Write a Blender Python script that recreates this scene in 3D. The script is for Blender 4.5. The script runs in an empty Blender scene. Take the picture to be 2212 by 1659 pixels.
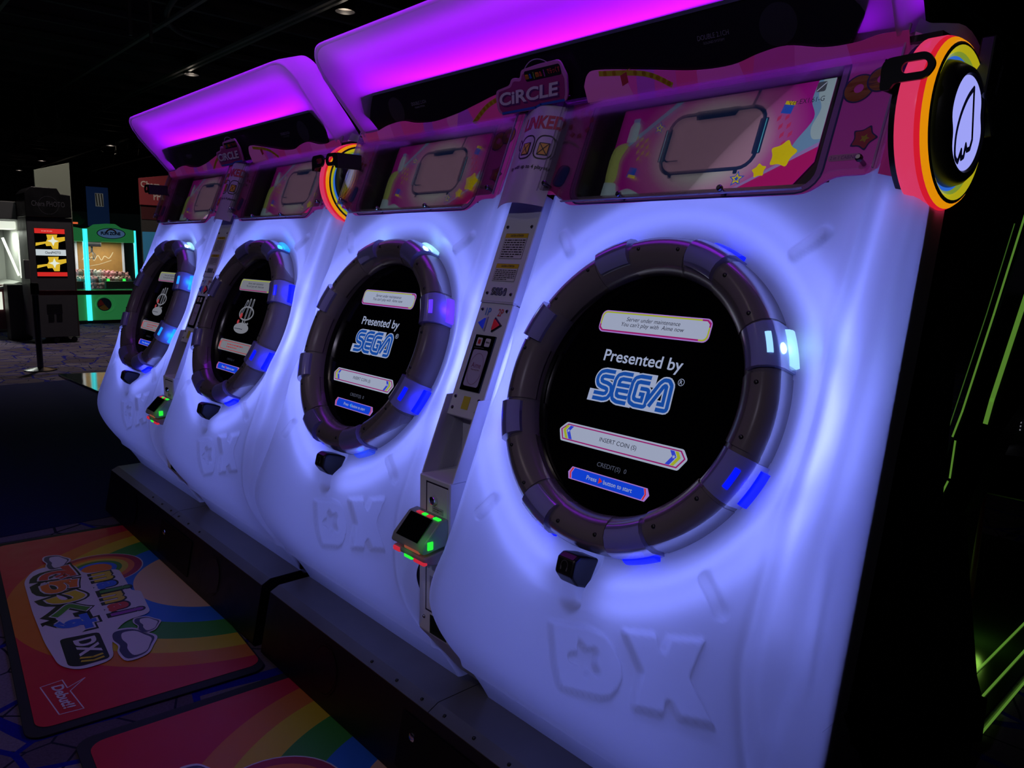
import bpy, bmesh, math, random
from mathutils import Matrix, Vector
random.seed(7)
SC = bpy.context.scene
COL = SC.collection
R = math.radians

# ------------------------------------------------------------------ camera
CAM = Vector((0.9846, -1.2242, 1.4029))
YAW, PITCH, ROLL = 0.8325, 0.1621, 0.0254
FPX = 1645.74
fw = Vector((-math.sin(YAW)*math.cos(PITCH), math.cos(YAW)*math.cos(PITCH), -math.sin(PITCH)))
rt = Vector((math.cos(YAW), math.sin(YAW), 0))
up = rt.cross(fw)
rt2 = math.cos(ROLL)*rt + math.sin(ROLL)*up
up2 = -math.sin(ROLL)*rt + math.cos(ROLL)*up
cd = bpy.data.cameras.new('camera')
cam = bpy.data.objects.new('camera', cd)
COL.objects.link(cam)
m = Matrix((rt2, up2, -fw)).transposed().to_4x4()
m.translation = CAM
cam.matrix_world = m
cd.sensor_width = 36.0
cd.lens = FPX/2212*36.0
cd.clip_start = 0.02
cd.clip_end = 200
SC.camera = cam

# ------------------------------------------------------------------ world and exposure
SC.view_settings.view_transform = 'Standard'
SC.view_settings.look = 'None'
SC.view_settings.gamma = 1.0
SC.view_settings.use_curve_mapping = False
SC.view_settings.exposure = 0.0
W = bpy.data.worlds.new('world')
SC.world = W
W.use_nodes = True
W.node_tree.nodes['Background'].inputs[0].default_value = (0.25, 0.25, 1.0, 1)
W.node_tree.nodes['Background'].inputs[1].default_value = 0.006

SC.cycles.adaptive_threshold = 0.1
SC.cycles.max_bounces = 6
SC.cycles.diffuse_bounces = 3
SC.cycles.glossy_bounces = 3
SC.cycles.transmission_bounces = 4
SC.cycles.transparent_max_bounces = 8
SC.cycles.caustics_reflective = False
SC.cycles.caustics_refractive = False

def lamp(name, kind, loc, energy, color, size=0.2, rot=(0, 0, 0), parent=None, **kw):
    d = bpy.data.lights.new(name, kind)
    d.energy = energy
    d.color = color
    if kind == 'AREA':
        d.shape = 'RECTANGLE'
        d.size = size[0]; d.size_y = size[1]
    else:
        d.shadow_soft_size = size
    for k, v in kw.items():
        setattr(d, k, v)
    o = bpy.data.objects.new(name, d)
    COL.objects.link(o)
    o.location = loc
    o.rotation_euler = rot
    o.parent = parent
    return o

SKIN_RGB = (0.205, 0.26, 1.0)      # lavender-blue LEDs behind the white fronts
HOOD_RGB = (0.37, 0.004, 1.0)      # magenta LEDs in the hoods
SKIN_W, HOOD_W = 0.215, 0.92          # overall factors for the two

# unseen hall spots, added to brighten the mats and the kiosk area
# unseen spots added behind the camera to fill in the cabinet fronts
def aimed(name, loc, target, energy, color, size, cone, blend=0.5):
    d = (Vector(target)-Vector(loc)).to_track_quat('-Z', 'Y').to_euler()
    return lamp(name, 'SPOT', loc, energy, color, size, d, spot_size=R(cone), spot_blend=blend)
aimed('front_fill', (1.2, -6.2, 4.7), (-0.45, 0.15, 1.62), 165, (0.78, 0.72, 1.0), 0.10, 23)
aimed('front_fill', (-0.2, -6.4, 4.7), (-2.3, 0.15, 1.62), 130, (0.78, 0.72, 1.0), 0.10, 22)
lamp('hall_fill', 'SPOT', (-1.6, -3.6, 5.1), 85, (1.0, 0.82, 0.88), 0.15, (0, 0, 0), spot_size=R(120), spot_blend=0.9)
lamp('hall_fill', 'SPOT', (-11.0, 1.6, 5.1), 330, (1.0, 0.86, 0.74), 0.12, (0, 0, 0), spot_size=R(100), spot_blend=0.8)

# ------------------------------------------------------------------ helpers
D1, D2, H0 = 1.004, 1.959, 1.14
TAU = R(21.24)
TH = math.pi/2 - TAU
ROTS = Matrix.Rotation(TH, 4, 'X')

def srgb(r, g, b):
    f = lambda c: ((c/255+0.055)/1.055)**2.4 if c > 10 else c/255/12.92
    return (f(r), f(g), f(b), 1)

MATS = {}
def pbr(name, rgb, rough=0.5, metal=0.0, emit=None, es=1.0, coat=0.0, spec=0.5, noise=0.0, nscale=8.0):
    if name in MATS: return MATS[name]
    mt = bpy.data.materials.new(name)
    mt.use_nodes = True
    nt = mt.node_tree
    p = nt.nodes['Principled BSDF']
    c = rgb if len(rgb) == 4 else (*rgb, 1)
    p.inputs['Base Color'].default_value = c
    p.inputs['Roughness'].default_value = rough
    p.inputs['Metallic'].default_value = metal
    p.inputs['Specular IOR Level'].default_value = spec
    p.inputs['Coat Weight'].default_value = coat
    if emit is not None:
        p.inputs['Emission Color'].default_value = emit if len(emit) == 4 else (*emit, 1)
        p.inputs['Emission Strength'].default_value = es
    if noise > 0:
        tc = nt.nodes.new('ShaderNodeTexCoord'); no = nt.nodes.new('ShaderNodeTexNoise')
        no.inputs['Scale'].default_value = nscale; no.inputs['Detail'].default_value = 5
        mx = nt.nodes.new('ShaderNodeMix'); mx.data_type = 'RGBA'
        nt.links.new(tc.outputs['Object'], no.inputs['Vector'])
        nt.links.new(no.outputs['Fac'], mx.inputs['Factor'])
        mx.inputs['A'].default_value = tuple(x*(1-noise) for x in c[:3]) + (1,)
        mx.inputs['B'].default_value = tuple(min(1, x*(1+noise)) for x in c[:3]) + (1,)
        nt.links.new(mx.outputs['Result'], p.inputs['Base Color'])
        mr = nt.nodes.new('ShaderNodeMapRange')
        mr.inputs['To Min'].default_value = max(0.02, rough-0.12); mr.inputs['To Max'].default_value = min(1, rough+0.12)
        nt.links.new(no.outputs['Fac'], mr.inputs['Value']); nt.links.new(mr.outputs['Result'], p.inputs['Roughness'])
    MATS[name] = mt
    return mt

def glow(name, rgb255, s=1.0):
    """a display pixel colour / LED: black glossy base that emits"""
    return pbr(name, (0.01, 0.01, 0.012), 0.25, emit=srgb(*rgb255), es=s, spec=0.12)

def ink(name, rgb255, rough=0.5):
    return pbr(name, srgb(*rgb255), rough)

def nodes_mat(name):
    mt = bpy.data.materials.new(name); mt.use_nodes = True
    nt = mt.node_tree; nt.nodes.clear()
    out = nt.nodes.new('ShaderNodeOutputMaterial')
    MATS[name] = mt
    return mt, nt, out

def translucent(name, rgb, trans=0.75, gloss=0.08, rough=0.35, body=None):
    mt, nt, out = nodes_mat(name)
    tr = nt.nodes.new('ShaderNodeBsdfTranslucent'); tr.inputs['Color'].default_value = (*rgb, 1)
    df = nt.nodes.new('ShaderNodeBsdfDiffuse'); df.inputs['Color'].default_value = (*(body or rgb), 1)
    mx = nt.nodes.new('ShaderNodeMixShader'); mx.inputs[0].default_value = trans
    gl = nt.nodes.new('ShaderNodeBsdfGlossy'); gl.inputs['Roughness'].default_value = rough
    fr = nt.nodes.new('ShaderNodeFresnel'); fr.inputs['IOR'].default_value = 1.35
    mu = nt.nodes.new('ShaderNodeMath'); mu.operation = 'MULTIPLY'; mu.inputs[1].default_value = gloss*4
    m2 = nt.nodes.new('ShaderNodeMixShader')
    L = nt.links.new
    L(df.outputs[0], mx.inputs[1]); L(tr.outputs[0], mx.inputs[2])
    L(fr.outputs[0], mu.inputs[0]); L(mu.outputs[0], m2.inputs[0])
    L(mx.outputs[0], m2.inputs[1]); L(gl.outputs[0], m2.inputs[2]); L(m2.outputs[0], out.inputs[0])
    return mt

def clear(name, tint=(1, 1, 1), gloss=1.0, rough=0.05, haze=0.0, hazec=(0.6, 0.5, 0.7)):
    mt, nt, out = nodes_mat(name)
    L = nt.links.new
    tr = nt.nodes.new('ShaderNodeBsdfTransparent'); tr.inputs['Color'].default_value = (*tint, 1)
    gl = nt.nodes.new('ShaderNodeBsdfGlossy'); gl.inputs['Roughness'].default_value = rough
    df = nt.nodes.new('ShaderNodeBsdfDiffuse'); df.inputs['Color'].default_value = (*hazec, 1)
    fr = nt.nodes.new('ShaderNodeFresnel'); fr.inputs['IOR'].default_value = 1.45
    mu = nt.nodes.new('ShaderNodeMath'); mu.operation = 'MULTIPLY'; mu.inputs[1].default_value = gloss
    m1 = nt.nodes.new('ShaderNodeMixShader'); m1.inputs[0].default_value = haze
    m2 = nt.nodes.new('ShaderNodeMixShader')
    L(tr.outputs[0], m1.inputs[1]); L(df.outputs[0], m1.inputs[2])
    L(fr.outputs[0], mu.inputs[0]); L(mu.outputs[0], m2.inputs[0])
    L(m1.outputs[0], m2.inputs[1]); L(gl.outputs[0], m2.inputs[2]); L(m2.outputs[0], out.inputs[0])
    return mt

class MB:
    """collects shapes, builds one mesh"""
    def __init__(s): s.v = []; s.f = []
    def add(s, vs, fs, M=None):
        o = len(s.v)
        s.v += [tuple(M @ Vector(p)) if M else tuple(p) for p in vs]
        s.f += [tuple(i+o for i in f) for f in fs]
        return s
    def box(s, x0, x1, y0, y1, z0, z1, M=None):
        return s.add([(x0, y0, z0), (x1, y0, z0), (x1, y1, z0), (x0, y1, z0), (x0, y0, z1), (x1, y0, z1), (x1, y1, z1), (x0, y1, z1)],
                     [(0, 3, 2, 1), (4, 5, 6, 7), (0, 1, 5, 4), (1, 2, 6, 5), (2, 3, 7, 6), (3, 0, 4, 7)], M)
    def prism(s, poly, a, b, axis='z', M=None):
        n = len(poly)
        def P(p, t):
            return {'z': (p[0], p[1], t), 'x': (t, p[0], p[1]), 'y': (p[0], t, p[1])}[axis]
        return s.add([P(p, a) for p in poly]+[P(p, b) for p in poly],
                     [tuple(range(n-1, -1, -1)), tuple(range(n, 2*n))]+[(i, (i+1) % n, n+(i+1) % n, n+i) for i in range(n)], M)
    def lathe(s, prof, n=32, a0=0.0, a1=2*math.pi, axis='z', M=None, cap=False):
        full = abs(a1-a0-2*math.pi) < 1e-6
        k = n if full else n+1
        vs = []
        for i in range(k):
            a = a0+(a1-a0)*i/n
            for r, h in prof:
                p = (r*math.cos(a), r*math.sin(a), h)
                vs.append(p if axis == 'z' else (h, p[0], p[1]))
        q = len(prof); fs = []
        for i in range(n):
            j = (i+1) % k
            for t in range(q-1):
                fs.append((i*q+t, j*q+t, j*q+t+1, i*q+t+1))
        if cap and not full:
            fs.append(tuple(range(q))); fs.append(tuple((k-1)*q+t for t in range(q-1, -1, -1)))
        return s.add(vs, fs, M)
    def tube(s, pts, r, n=8, closed=False, cap=True):
        pts = [Vector(p) for p in pts]; k = len(pts); vs = []
        prev = None
        for i, p in enumerate(pts):
            a = pts[(i-1) % k] if (closed or i > 0) else p
            b = pts[(i+1) % k] if (closed or i < k-1) else p
            t = (b-a).normalized()
            ref = prev if prev is not None else (Vector((0, 0, 1)) if abs(t.z) < 0.9 else Vector((1, 0, 0)))
            x = (ref - t*ref.dot(t)).normalized(); y = t.cross(x); prev = x
            rr = r[i] if isinstance(r, (list, tuple)) else r
            vs += [tuple(p + rr*(math.cos(2*math.pi*j/n)*x + math.sin(2*math.pi*j/n)*y)) for j in range(n)]
        fs = []
        for i in range(k if closed else k-1):
            for j in range(n):
                fs.append((i*n+j, i*n+(j+1) % n, ((i+1) % k)*n+(j+1) % n, ((i+1) % k)*n+j))
        if not closed and cap:
            fs.append(tuple(range(n-1, -1, -1))); fs.append(tuple((k-1)*n+j for j in range(n)))
        return s.add(vs, fs)
    def sphere(s, c, r, n=8, k=6, sc=(1, 1, 1)):
        prof = [(r*math.sin(math.pi*i/k), r*math.cos(math.pi*i/k)) for i in range(k+1)]
        M = Matrix.Translation(c) @ Matrix.Diagonal((*sc, 1))
        return s.lathe(prof, n, M=M)
    def stroke(s, pts, w, z=0.0, closed=False):
        """flat polyline of width w in the xy plane"""
        pts = [Vector((p[0], p[1], 0)) for p in pts]
        seg = list(zip(pts, pts[1:]+([pts[0]] if closed else [])))
        if not closed: seg = seg[:len(pts)-1]
        for a, b in seg:
            d = b-a
            if d.length < 1e-7: continue
            d.normalize(); q = Vector((-d.y, d.x, 0))*w/2
            s.add([(p.x, p.y, z) for p in (a-q, b-q, b+q, a+q)], [(0, 1, 2, 3)])
        inner = pts if closed else pts[1:-1]
        for p in inner:
            s.add([(p.x+w/2*math.cos(2*math.pi*i/12), p.y+w/2*math.sin(2*math.pi*i/12), z) for i in range(12)], [tuple(range(12))])
        return s
    def mesh(s, name, smooth=False):
        me = bpy.data.meshes.new(name)
        me.from_pydata(s.v, [], s.f)
        if smooth:
            me.polygons.foreach_set('use_smooth', [True]*len(me.polygons))
        me.update()
        return me

def put(name, me, mat, parent=None, M=None, smooth=None, label=None, **props):
    if isinstance(me, MB): me = me.mesh(name, bool(smooth))
    if mat is not None and not me.materials: me.materials.append(mat)
    elif mat is not None and me.materials[0] is not mat:
        me = me.copy(); me.materials.clear(); me.materials.append(mat)
    o = bpy.data.objects.new(name, me)
    COL.objects.link(o)
    o.parent = parent
    if M is not None: o.matrix_local = M
    if label: o['label'] = label
    for k, v in props.items(): o[k] = v
    return o

def thing(name, label, cat, loc=(0, 0, 0), rz=0.0, group=None):
    o = bpy.data.objects.new(name, None)
    o.empty_display_size = 0.1
    COL.objects.link(o)
    o.location = loc; o.rotation_euler = (0, 0, rz)
    o['label'] = label; o['category'] = cat
    if group: o['group'] = group
    return o

def tag(o, label, cat, group=None):
    o['label'] = label; o['category'] = cat
    if group: o['group'] = group
    return o

def struct(name, mb, mat, parent=None, smooth=False):
    o = put(name, mb, mat, parent, smooth=smooth)
    if parent is None: o['kind'] = 'structure'
    return o

CACHE = {}
def cached(key, fn):
    if key not in CACHE: CACHE[key] = fn()
    return CACHE[key]

def bevel(mb, w, seg=2, name='m', smooth=True):
    me = mb.mesh(name)
    bm = bmesh.new(); bm.from_mesh(me)
    bmesh.ops.remove_doubles(bm, verts=bm.verts, dist=1e-5)
    bmesh.ops.recalc_face_normals(bm, faces=bm.faces)
    bmesh.ops.bevel(bm, geom=bm.edges[:], offset=w, segments=seg, profile=0.5, affect='EDGES', clamp_overlap=True)
    bm.to_mesh(me); bm.free()
    return me

def shape(polys, z=0.0, thick=0.0, name='shape'):
    """filled 2-D outline(s), holes by even-odd nesting"""
    cu = bpy.data.curves.new(name, 'CURVE'); cu.dimensions = '2D'; cu.fill_mode = 'BOTH'; cu.extrude = thick/2
    for pl in polys:
        sp = cu.splines.new('POLY'); sp.points.add(len(pl)-1)
        for i, p in enumerate(pl): sp.points[i].co = (p[0], p[1], 0, 1)
        sp.use_cyclic_u = True
    ob = bpy.data.objects.new(name, cu); COL.objects.link(ob)
    me = bpy.data.meshes.new_from_object(ob)
    bpy.data.objects.remove(ob); bpy.data.curves.remove(cu)
    for v in me.vertices: v.co.z += z
    return me

def text(s, cx, cy, w, h, z=0.0, rot=0.0, bold=0.0, shear=0.0, spacing=1.0, line=1.0, thick=0.0):
    cu = bpy.data.curves.new('text', 'FONT'); cu.body = s; cu.align_x = 'CENTER'
    cu.offset = bold; cu.shear = shear; cu.space_character = spacing; cu.space_line = line; cu.resolution_u = 4
    cu.extrude = 0
    ob = bpy.data.objects.new('text', cu); COL.objects.link(ob)
    me = bpy.data.meshes.new_from_object(ob)
    bpy.data.objects.remove(ob); bpy.data.curves.remove(cu)
    if not me.vertices: return me
    xs = [v.co.x for v in me.vertices]; ys = [v.co.y for v in me.vertices]
    x0, x1, y0, y1 = min(xs), max(xs), min(ys), max(ys)
    sx = w/(x1-x0) if w else None; sy = h/(y1-y0) if h else None
    sx = sx or sy; sy = sy or sx
    c, d = math.cos(rot), math.sin(rot)
    for v in me.vertices:
        x = (v.co.x-(x0+x1)/2)*sx; y = (v.co.y-(y0+y1)/2)*sy
        v.co = (cx+x*c-y*d, cy+x*d+y*c, z)
    return me

def dashes(cx, cy, w, h, rows, z=0.0, seed=1):
    """rows of tiny word-like marks: print too small to read"""
    rg = random.Random(seed); mb = MB(); lh = h/rows
    for i in range(rows):
        x = cx-w/2; end = cx+w/2*(1.0 if i < rows-1 else 0.3); y = cy+h/2-(i+0.5)*lh
        while x < end:
            l = lh*rg.uniform(0.5, 2.6)
            x1 = min(x+l, end)
            mb.add([(x, y-lh*0.22, z), (x1, y-lh*0.22, z), (x1, y+lh*0.22, z), (x, y+lh*0.22, z)], [(0, 1, 2, 3)])
            x = x1+lh*0.4
    return mb.mesh('fine_print')

def rrect(cx, cy, w, h, r, n=5, rot=0.0):
    pts = []
    for sx, sy, a in ((1, 1, 0), (-1, 1, 90), (-1, -1, 180), (1, -1, 270)):
        for i in range(n+1):
            t = R(a+90*i/n)
            pts.append((sx*(w/2-r)+r*math.cos(t), sy*(h/2-r)+r*math.sin(t)))
    c, d = math.cos(rot), math.sin(rot)
    return [(cx+x*c-y*d, cy+x*d+y*c) for x, y in pts]

def circle(cx, cy, r, n=32, ry=None):
    return [(cx+r*math.cos(2*math.pi*i/n), cy+(ry or r)*math.sin(2*math.pi*i/n)) for i in range(n)]

def starpts(cx, cy, r, k=0.45, rot=90, n=5):
    return [(cx+(r if i % 2 == 0 else r*k)*math.cos(R(rot+i*180/n)), cy+(r if i % 2 == 0 else r*k)*math.sin(R(rot+i*180/n))) for i in range(2*n)]

def roundpoly(pts, r, n=4):
    out = []; k = len(pts)
    for i in range(k):
        p = Vector(pts[i]); a = Vector(pts[i-1]); b = Vector(pts[(i+1) % k])
        da = (a-p); db = (b-p); t = min(r, da.length*0.45, db.length*0.45)
        s = p+da.normalized()*t; e = p+db.normalized()*t
        for j in range(n+1):
            u = j/n
            out.append(tuple((1-u)**2*s+2*u*(1-u)*p+u*u*e))
    return out

def catmull(pts, n=8, closed=False):
    out = []; k = len(pts)
    rng = range(k) if closed else range(k-1)
    g = lambda i: Vector(pts[i % k]) if closed else Vector(pts[max(0, min(k-1, i))])
    for i in rng:
        p0, p1, p2, p3 = g(i-1), g(i), g(i+1), g(i+2)
        for j in range(n):
            t = j/n
            out.append(tuple(0.5*((2*p1)+(p2-p0)*t+(2*p0-5*p1+4*p2-p3)*t*t+(3*p1-p0-3*p2+p3)*t**3)))
    if not closed: out.append(tuple(pts[-1]))
    return out

def sstep(x):
    x = max(0.0, min(1.0, x)); return x*x*(3-2*x)
#@@MATERIALS
import numpy as np
M_SKIN = translucent('lit_white_plastic', (0.92, 0.92, 0.95), 0.82, 0.10, 0.3)
M_HOOD = translucent('lit_hood_plastic', (0.92, 0.90, 0.94), 0.88, 0.03, 0.4, body=(0.5, 0.45, 0.6))
M_BLACK = pbr('black_plastic', (0.006, 0.006, 0.009), 0.35, noise=0.15)
M_CASE = pbr('black_laminate', (0.004, 0.004, 0.006), 0.5, spec=0.2, noise=0.2)
M_PLINTH = pbr('black_sheet_metal', (0.006, 0.006, 0.010), 0.42, noise=0.2, nscale=20)
M_PLTOP = pbr('dark_steel_tread', (0.17, 0.17, 0.20), 0.38, metal=0.3, noise=0.25, nscale=6)
M_TRIM = pbr('navy_edge_trim', (0.02, 0.022, 0.06), 0.4)
M_RING = translucent('smoky_plastic', (0.20, 0.19, 0.24), 0.20, 0.12, 0.25, body=(0.22, 0.18, 0.21))
M_BTN = translucent('frosted_button', (0.6, 0.6, 0.9), 0.35, 0.14, 0.18, body=(0.40, 0.38, 0.85))
M_GLASS = pbr('screen_glass', (0.002, 0.002, 0.003), 0.08, spec=0.35)
M_SCREW = pbr('screw_steel', (0.25, 0.25, 0.28), 0.25, metal=1.0)
M_DARKSCREW = pbr('dark_screw', (0.05, 0.05, 0.055), 0.35, metal=0.8)
M_CHROME = pbr('chrome', (0.8, 0.8, 0.85), 0.08, metal=1.0)
M_WHITEMETAL = pbr('white_painted_metal', (0.60, 0.60, 0.72), 0.42, noise=0.04)
M_ACRYL = clear('clear_acrylic', (0.97, 0.95, 0.98), 0.8, 0.06, 0.006)
M_ACEDGE = clear('acrylic_edge', (0.85, 0.8, 0.95), 1.0, 0.15, 0.35, (0.7, 0.55, 0.85))
M_LEDSTRIP = pbr('led_strip', (0.8, 0.8, 0.8), 0.5, emit=(*SKIN_RGB, 1), es=34*SKIN_W)
M_LEDSIDE = pbr('led_strip_side', (0.8, 0.8, 0.8), 0.5, emit=(*SKIN_RGB, 1), es=17*SKIN_W)
M_LEDHOOD = pbr('led_strip_magenta', (0.8, 0.8, 0.8), 0.5, emit=(*HOOD_RGB, 1), es=1.7*HOOD_W)
M_INSIDE = pbr('inner_white', (0.6, 0.6, 0.6), 0.8)

# print on the pink top panels: diagonal bands of pinks and purples
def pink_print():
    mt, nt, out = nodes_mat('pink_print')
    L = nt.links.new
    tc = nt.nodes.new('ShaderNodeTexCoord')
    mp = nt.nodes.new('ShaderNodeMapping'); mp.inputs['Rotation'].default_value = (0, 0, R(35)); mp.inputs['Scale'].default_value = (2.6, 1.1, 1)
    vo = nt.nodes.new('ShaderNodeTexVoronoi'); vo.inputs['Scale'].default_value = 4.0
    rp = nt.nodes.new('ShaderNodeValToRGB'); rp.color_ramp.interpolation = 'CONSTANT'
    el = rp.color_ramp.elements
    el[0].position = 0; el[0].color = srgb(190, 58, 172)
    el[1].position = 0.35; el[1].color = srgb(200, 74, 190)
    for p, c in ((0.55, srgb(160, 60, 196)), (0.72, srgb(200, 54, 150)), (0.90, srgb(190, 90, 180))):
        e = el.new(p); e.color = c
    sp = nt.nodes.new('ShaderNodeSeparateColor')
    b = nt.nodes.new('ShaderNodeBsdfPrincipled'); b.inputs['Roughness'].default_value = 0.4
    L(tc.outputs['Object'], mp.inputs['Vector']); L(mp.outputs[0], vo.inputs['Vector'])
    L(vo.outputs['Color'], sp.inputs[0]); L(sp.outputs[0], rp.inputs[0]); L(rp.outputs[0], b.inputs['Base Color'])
    L(rp.outputs[0], b.inputs['Emission Color']); b.inputs['Emission Strength'].default_value = 0.10   # faint glow added to the print colour to brighten the panel
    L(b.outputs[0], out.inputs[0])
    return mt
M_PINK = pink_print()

# ================================================================== station skin (u, s) -> (u, v, n)
PROF = catmull([(0.78, 0.0), (0.4, 0.0), (0.0, 0.0), (-0.30, 0.0), (-0.44, -0.001), (-0.53, -0.012), (-0.60, -0.04), (-0.66, -0.09), (-0.71, -0.155), (-0.752, -0.225), (-0.80, -0.295), (-0.845, -0.35)], 10)
_P = np.array(PROF)
_S = 0.78-np.concatenate([[0], np.cumsum(np.hypot(*np.diff(_P, axis=0).T))])
def prof_at(s):
    v = np.interp(-s, -_S, _P[:, 0]); n = np.interp(-s, -_S, _P[:, 1])
    e = 0.004
    dv = np.interp(-(s+e), -_S, _P[:, 0])-np.interp(-(s-e), -_S, _P[:, 0])
    dn = np.interp(-(s+e), -_S, _P[:, 1])-np.interp(-(s-e), -_S, _P[:, 1])
    l = np.hypot(dv, dn)
    return v, n, -dn/l, dv/l       # point and outward normal in (v, n)
S_BOT = float(_S[-1])
def s_of_v(v): return float(np.interp(-v, -_P[:, 0], _S))

POLY_D = [(-0.04, -0.498), (-0.037, -0.508), (-0.024, -0.545), (-0.008, -0.628), (-0.002, -0.628), (0.106, -0.6), (0.135, -0.584), (0.152, -0.562), (0.161, -0.534), (0.153, -0.509), (0.128, -0.486), (0.098, -0.472), (0.053, -0.474)]
POLY_X = [(0.14, -0.449), (0.142, -0.455), (0.197, -0.507), (0.188, -0.577), (0.191, -0.579), (0.258, -0.562), (0.259, -0.539), (0.266, -0.534), (0.289, -0.553), (0.362, -0.533), (0.353, -0.526), (0.297, -0.476), (0.309, -0.402), (0.238, -0.425), (0.232, -0.454), (0.225, -0.453), (0.211, -0.429)]
POLY_S = [(0.038, -0.507), (0.063, -0.518), (0.083, -0.508), (0.092, -0.514), (0.088, -0.535), (0.103, -0.551), (0.098, -0.559), (0.077, -0.555), (0.065, -0.576), (0.056, -0.563), (0.05, -0.557), (0.026, -0.561), (0.016, -0.546), (0.043, -0.532)]

def sdist(U, V, poly):
    """signed distance, positive inside"""
    d = np.full(U.shape, 9.0); ins = np.zeros(U.shape, bool)
    k = len(poly)
    for i in range(k):
        ax, ay = poly[i]; bx, by = poly[(i+1) % k]
        ex, ey = bx-ax, by-ay
        t = np.clip(((U-ax)*ex+(V-ay)*ey)/(ex*ex+ey*ey), 0, 1)
        d = np.minimum(d, np.hypot(U-ax-t*ex, V-ay-t*ey))
        c = ((ay > V) != (by > V))
        with np.errstate(divide='ignore', invalid='ignore'):
            x = ax+(V-ay)/(by-ay)*ex
        ins ^= c & (U < x)
    return np.where(ins, d, -d)

def nps(x): x = np.clip(x, 0, 1); return x*x*(3-2*x)

def skin_mesh(outer):
    """outer = +1: the outside of the cabinet is at +u, -1: at -u"""
    us = np.linspace(-0.436, 0.436, 183)
    ss = np.linspace(0.757, S_BOT, 330)
    U, S = np.meshgrid(us, ss)
    V, N0, NV, NN = prof_at(S)
    Vq = V
    r = np.hypot(U, V)
    h = np.zeros_like(U)
    # dish around the ring with a soft shoulder
    h -= 0.026*nps((0.412-r)/0.062)*(V > -0.45)
    h += 0.006*np.exp(-((r-0.418)/0.022)**2)*(V > -0.44)
    # four pill ridges
    for a in (47, 133, 227, 313):
        cx, sx = math.cos(R(a)), math.sin(R(a))
        t = np.clip(U*cx+V*sx, 0.415, 0.475)
        d = np.hypot(U-t*cx, V-t*sx)
        h += 0.010*np.clip((0.0150-d)/0.005, 0, 1)
    # channel under the headphone box
    t = np.clip(-V, 0.33, 0.435)
    d = np.hypot(U-0.002, V+t)
    h -= 0.034*nps((0.034-d)/0.024)*nps((0.50+V)/0.06)
    # sunk letters with a raised star
    dd = np.maximum(sdist(U, V, POLY_D), sdist(U, V, POLY_X))
    h -= 0.011*np.clip(dd/0.005+0.3, 0, 1)
    h += 0.0095*np.clip(sdist(U, V, POLY_S)/0.0045+0.3, 0, 1)
    # side folds that flare out at the bottom
    au = np.abs(U)
    fold = 0.386+0.050*nps((-V-0.38)/0.24)
    h -= 0.020*nps((au-fold)/0.020)*nps((V+0.74)/0.1) + 0.012*np.clip((au-fold)/0.05, 0, 1)**2
    h += 0.006*np.exp(-((au-fold)/0.016)**2)*nps((V+0.70)/0.15)
    # rounded lower fold line
    h += 0.010*np.exp(-((S+0.835)/0.018)**2)
    V2 = V+NV*h; N2 = N0+NN*h
    rows, cols = U.shape
    # wrap the sides
    def wrap(side, j):
        out = (side == outer)
        base_u = abs(us[j])
        cols_ = []
        if out:
            dep = 0.055+0.155*np.clip((0.45-ss)/1.0, 0, 1)**0.9
            for fu, fn in ((0.010, 0.004), (0.018, 0.014), (0.0235, 0.032), (0.0255, 0.055)):
                cols_.append((side*(base_u+fu)*np.ones(rows), N2[:, j]-fn, V2[:, j]))
            for q in (0.25, 0.5, 0.75, 1.0):
                cols_.append((side*(base_u+0.0255)*np.ones(rows), N2[:, j]-0.055-q*dep, V2[:, j]))
        else:
            for fu, fn in ((0.004, 0.003), (0.0065, 0.010), (0.007, 0.025), (0.007, 0.05)):
                cols_.append((side*(base_u+fu)*np.ones(rows), N2[:, j]-fn, V2[:, j]))
        return cols_
    left = wrap(-1, 0)[::-1]; right = wrap(1, cols-1)
    def pack(c):
        u, n, v = c
        bend = NN[:, 0]
        # go back along the local normal
        j = 0 if u[0] < 0 else cols-1
        dn = n-N2[:, j]
        return np.stack([u, V2[:, j]+dn*NV[:, j]*1.0, N2[:, j]+dn*NN[:, j]], -1)
    allc = [pack(c) for c in left]+[np.stack([U[:, j], V2[:, j], N2[:, j]], -1) for j in range(cols)]+[pack(c) for c in right]
    G = np.stack(allc, 1)
    rows, cols = G.shape[:2]
    verts = G.reshape(-1, 3)
    idx = np.arange(rows*cols).reshape(rows, cols)
    q = np.stack([idx[:-1, :-1], idx[1:, :-1], idx[1:, 1:], idx[:-1, 1:]], -1).reshape(-1, 4)
    c = verts[q].mean(1)
    keep = (np.hypot(c[:, 0], c[:, 1]) > 0.318) & ~((c[:, 1] > 0.445) & (np.abs(c[:, 0]+0.025) < 0.33)) & ~((c[:, 1] > 0.47) & (c[:, 0] > -0.435) & (c[:, 0] < 0.385))
    q = q[keep]
    me = bpy.data.meshes.new('front_panel')
    me.from_pydata(verts.tolist(), [], q.tolist())
    me.polygons.foreach_set('use_smooth', [True]*len(me.polygons))
    me.update()
    return me

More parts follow.
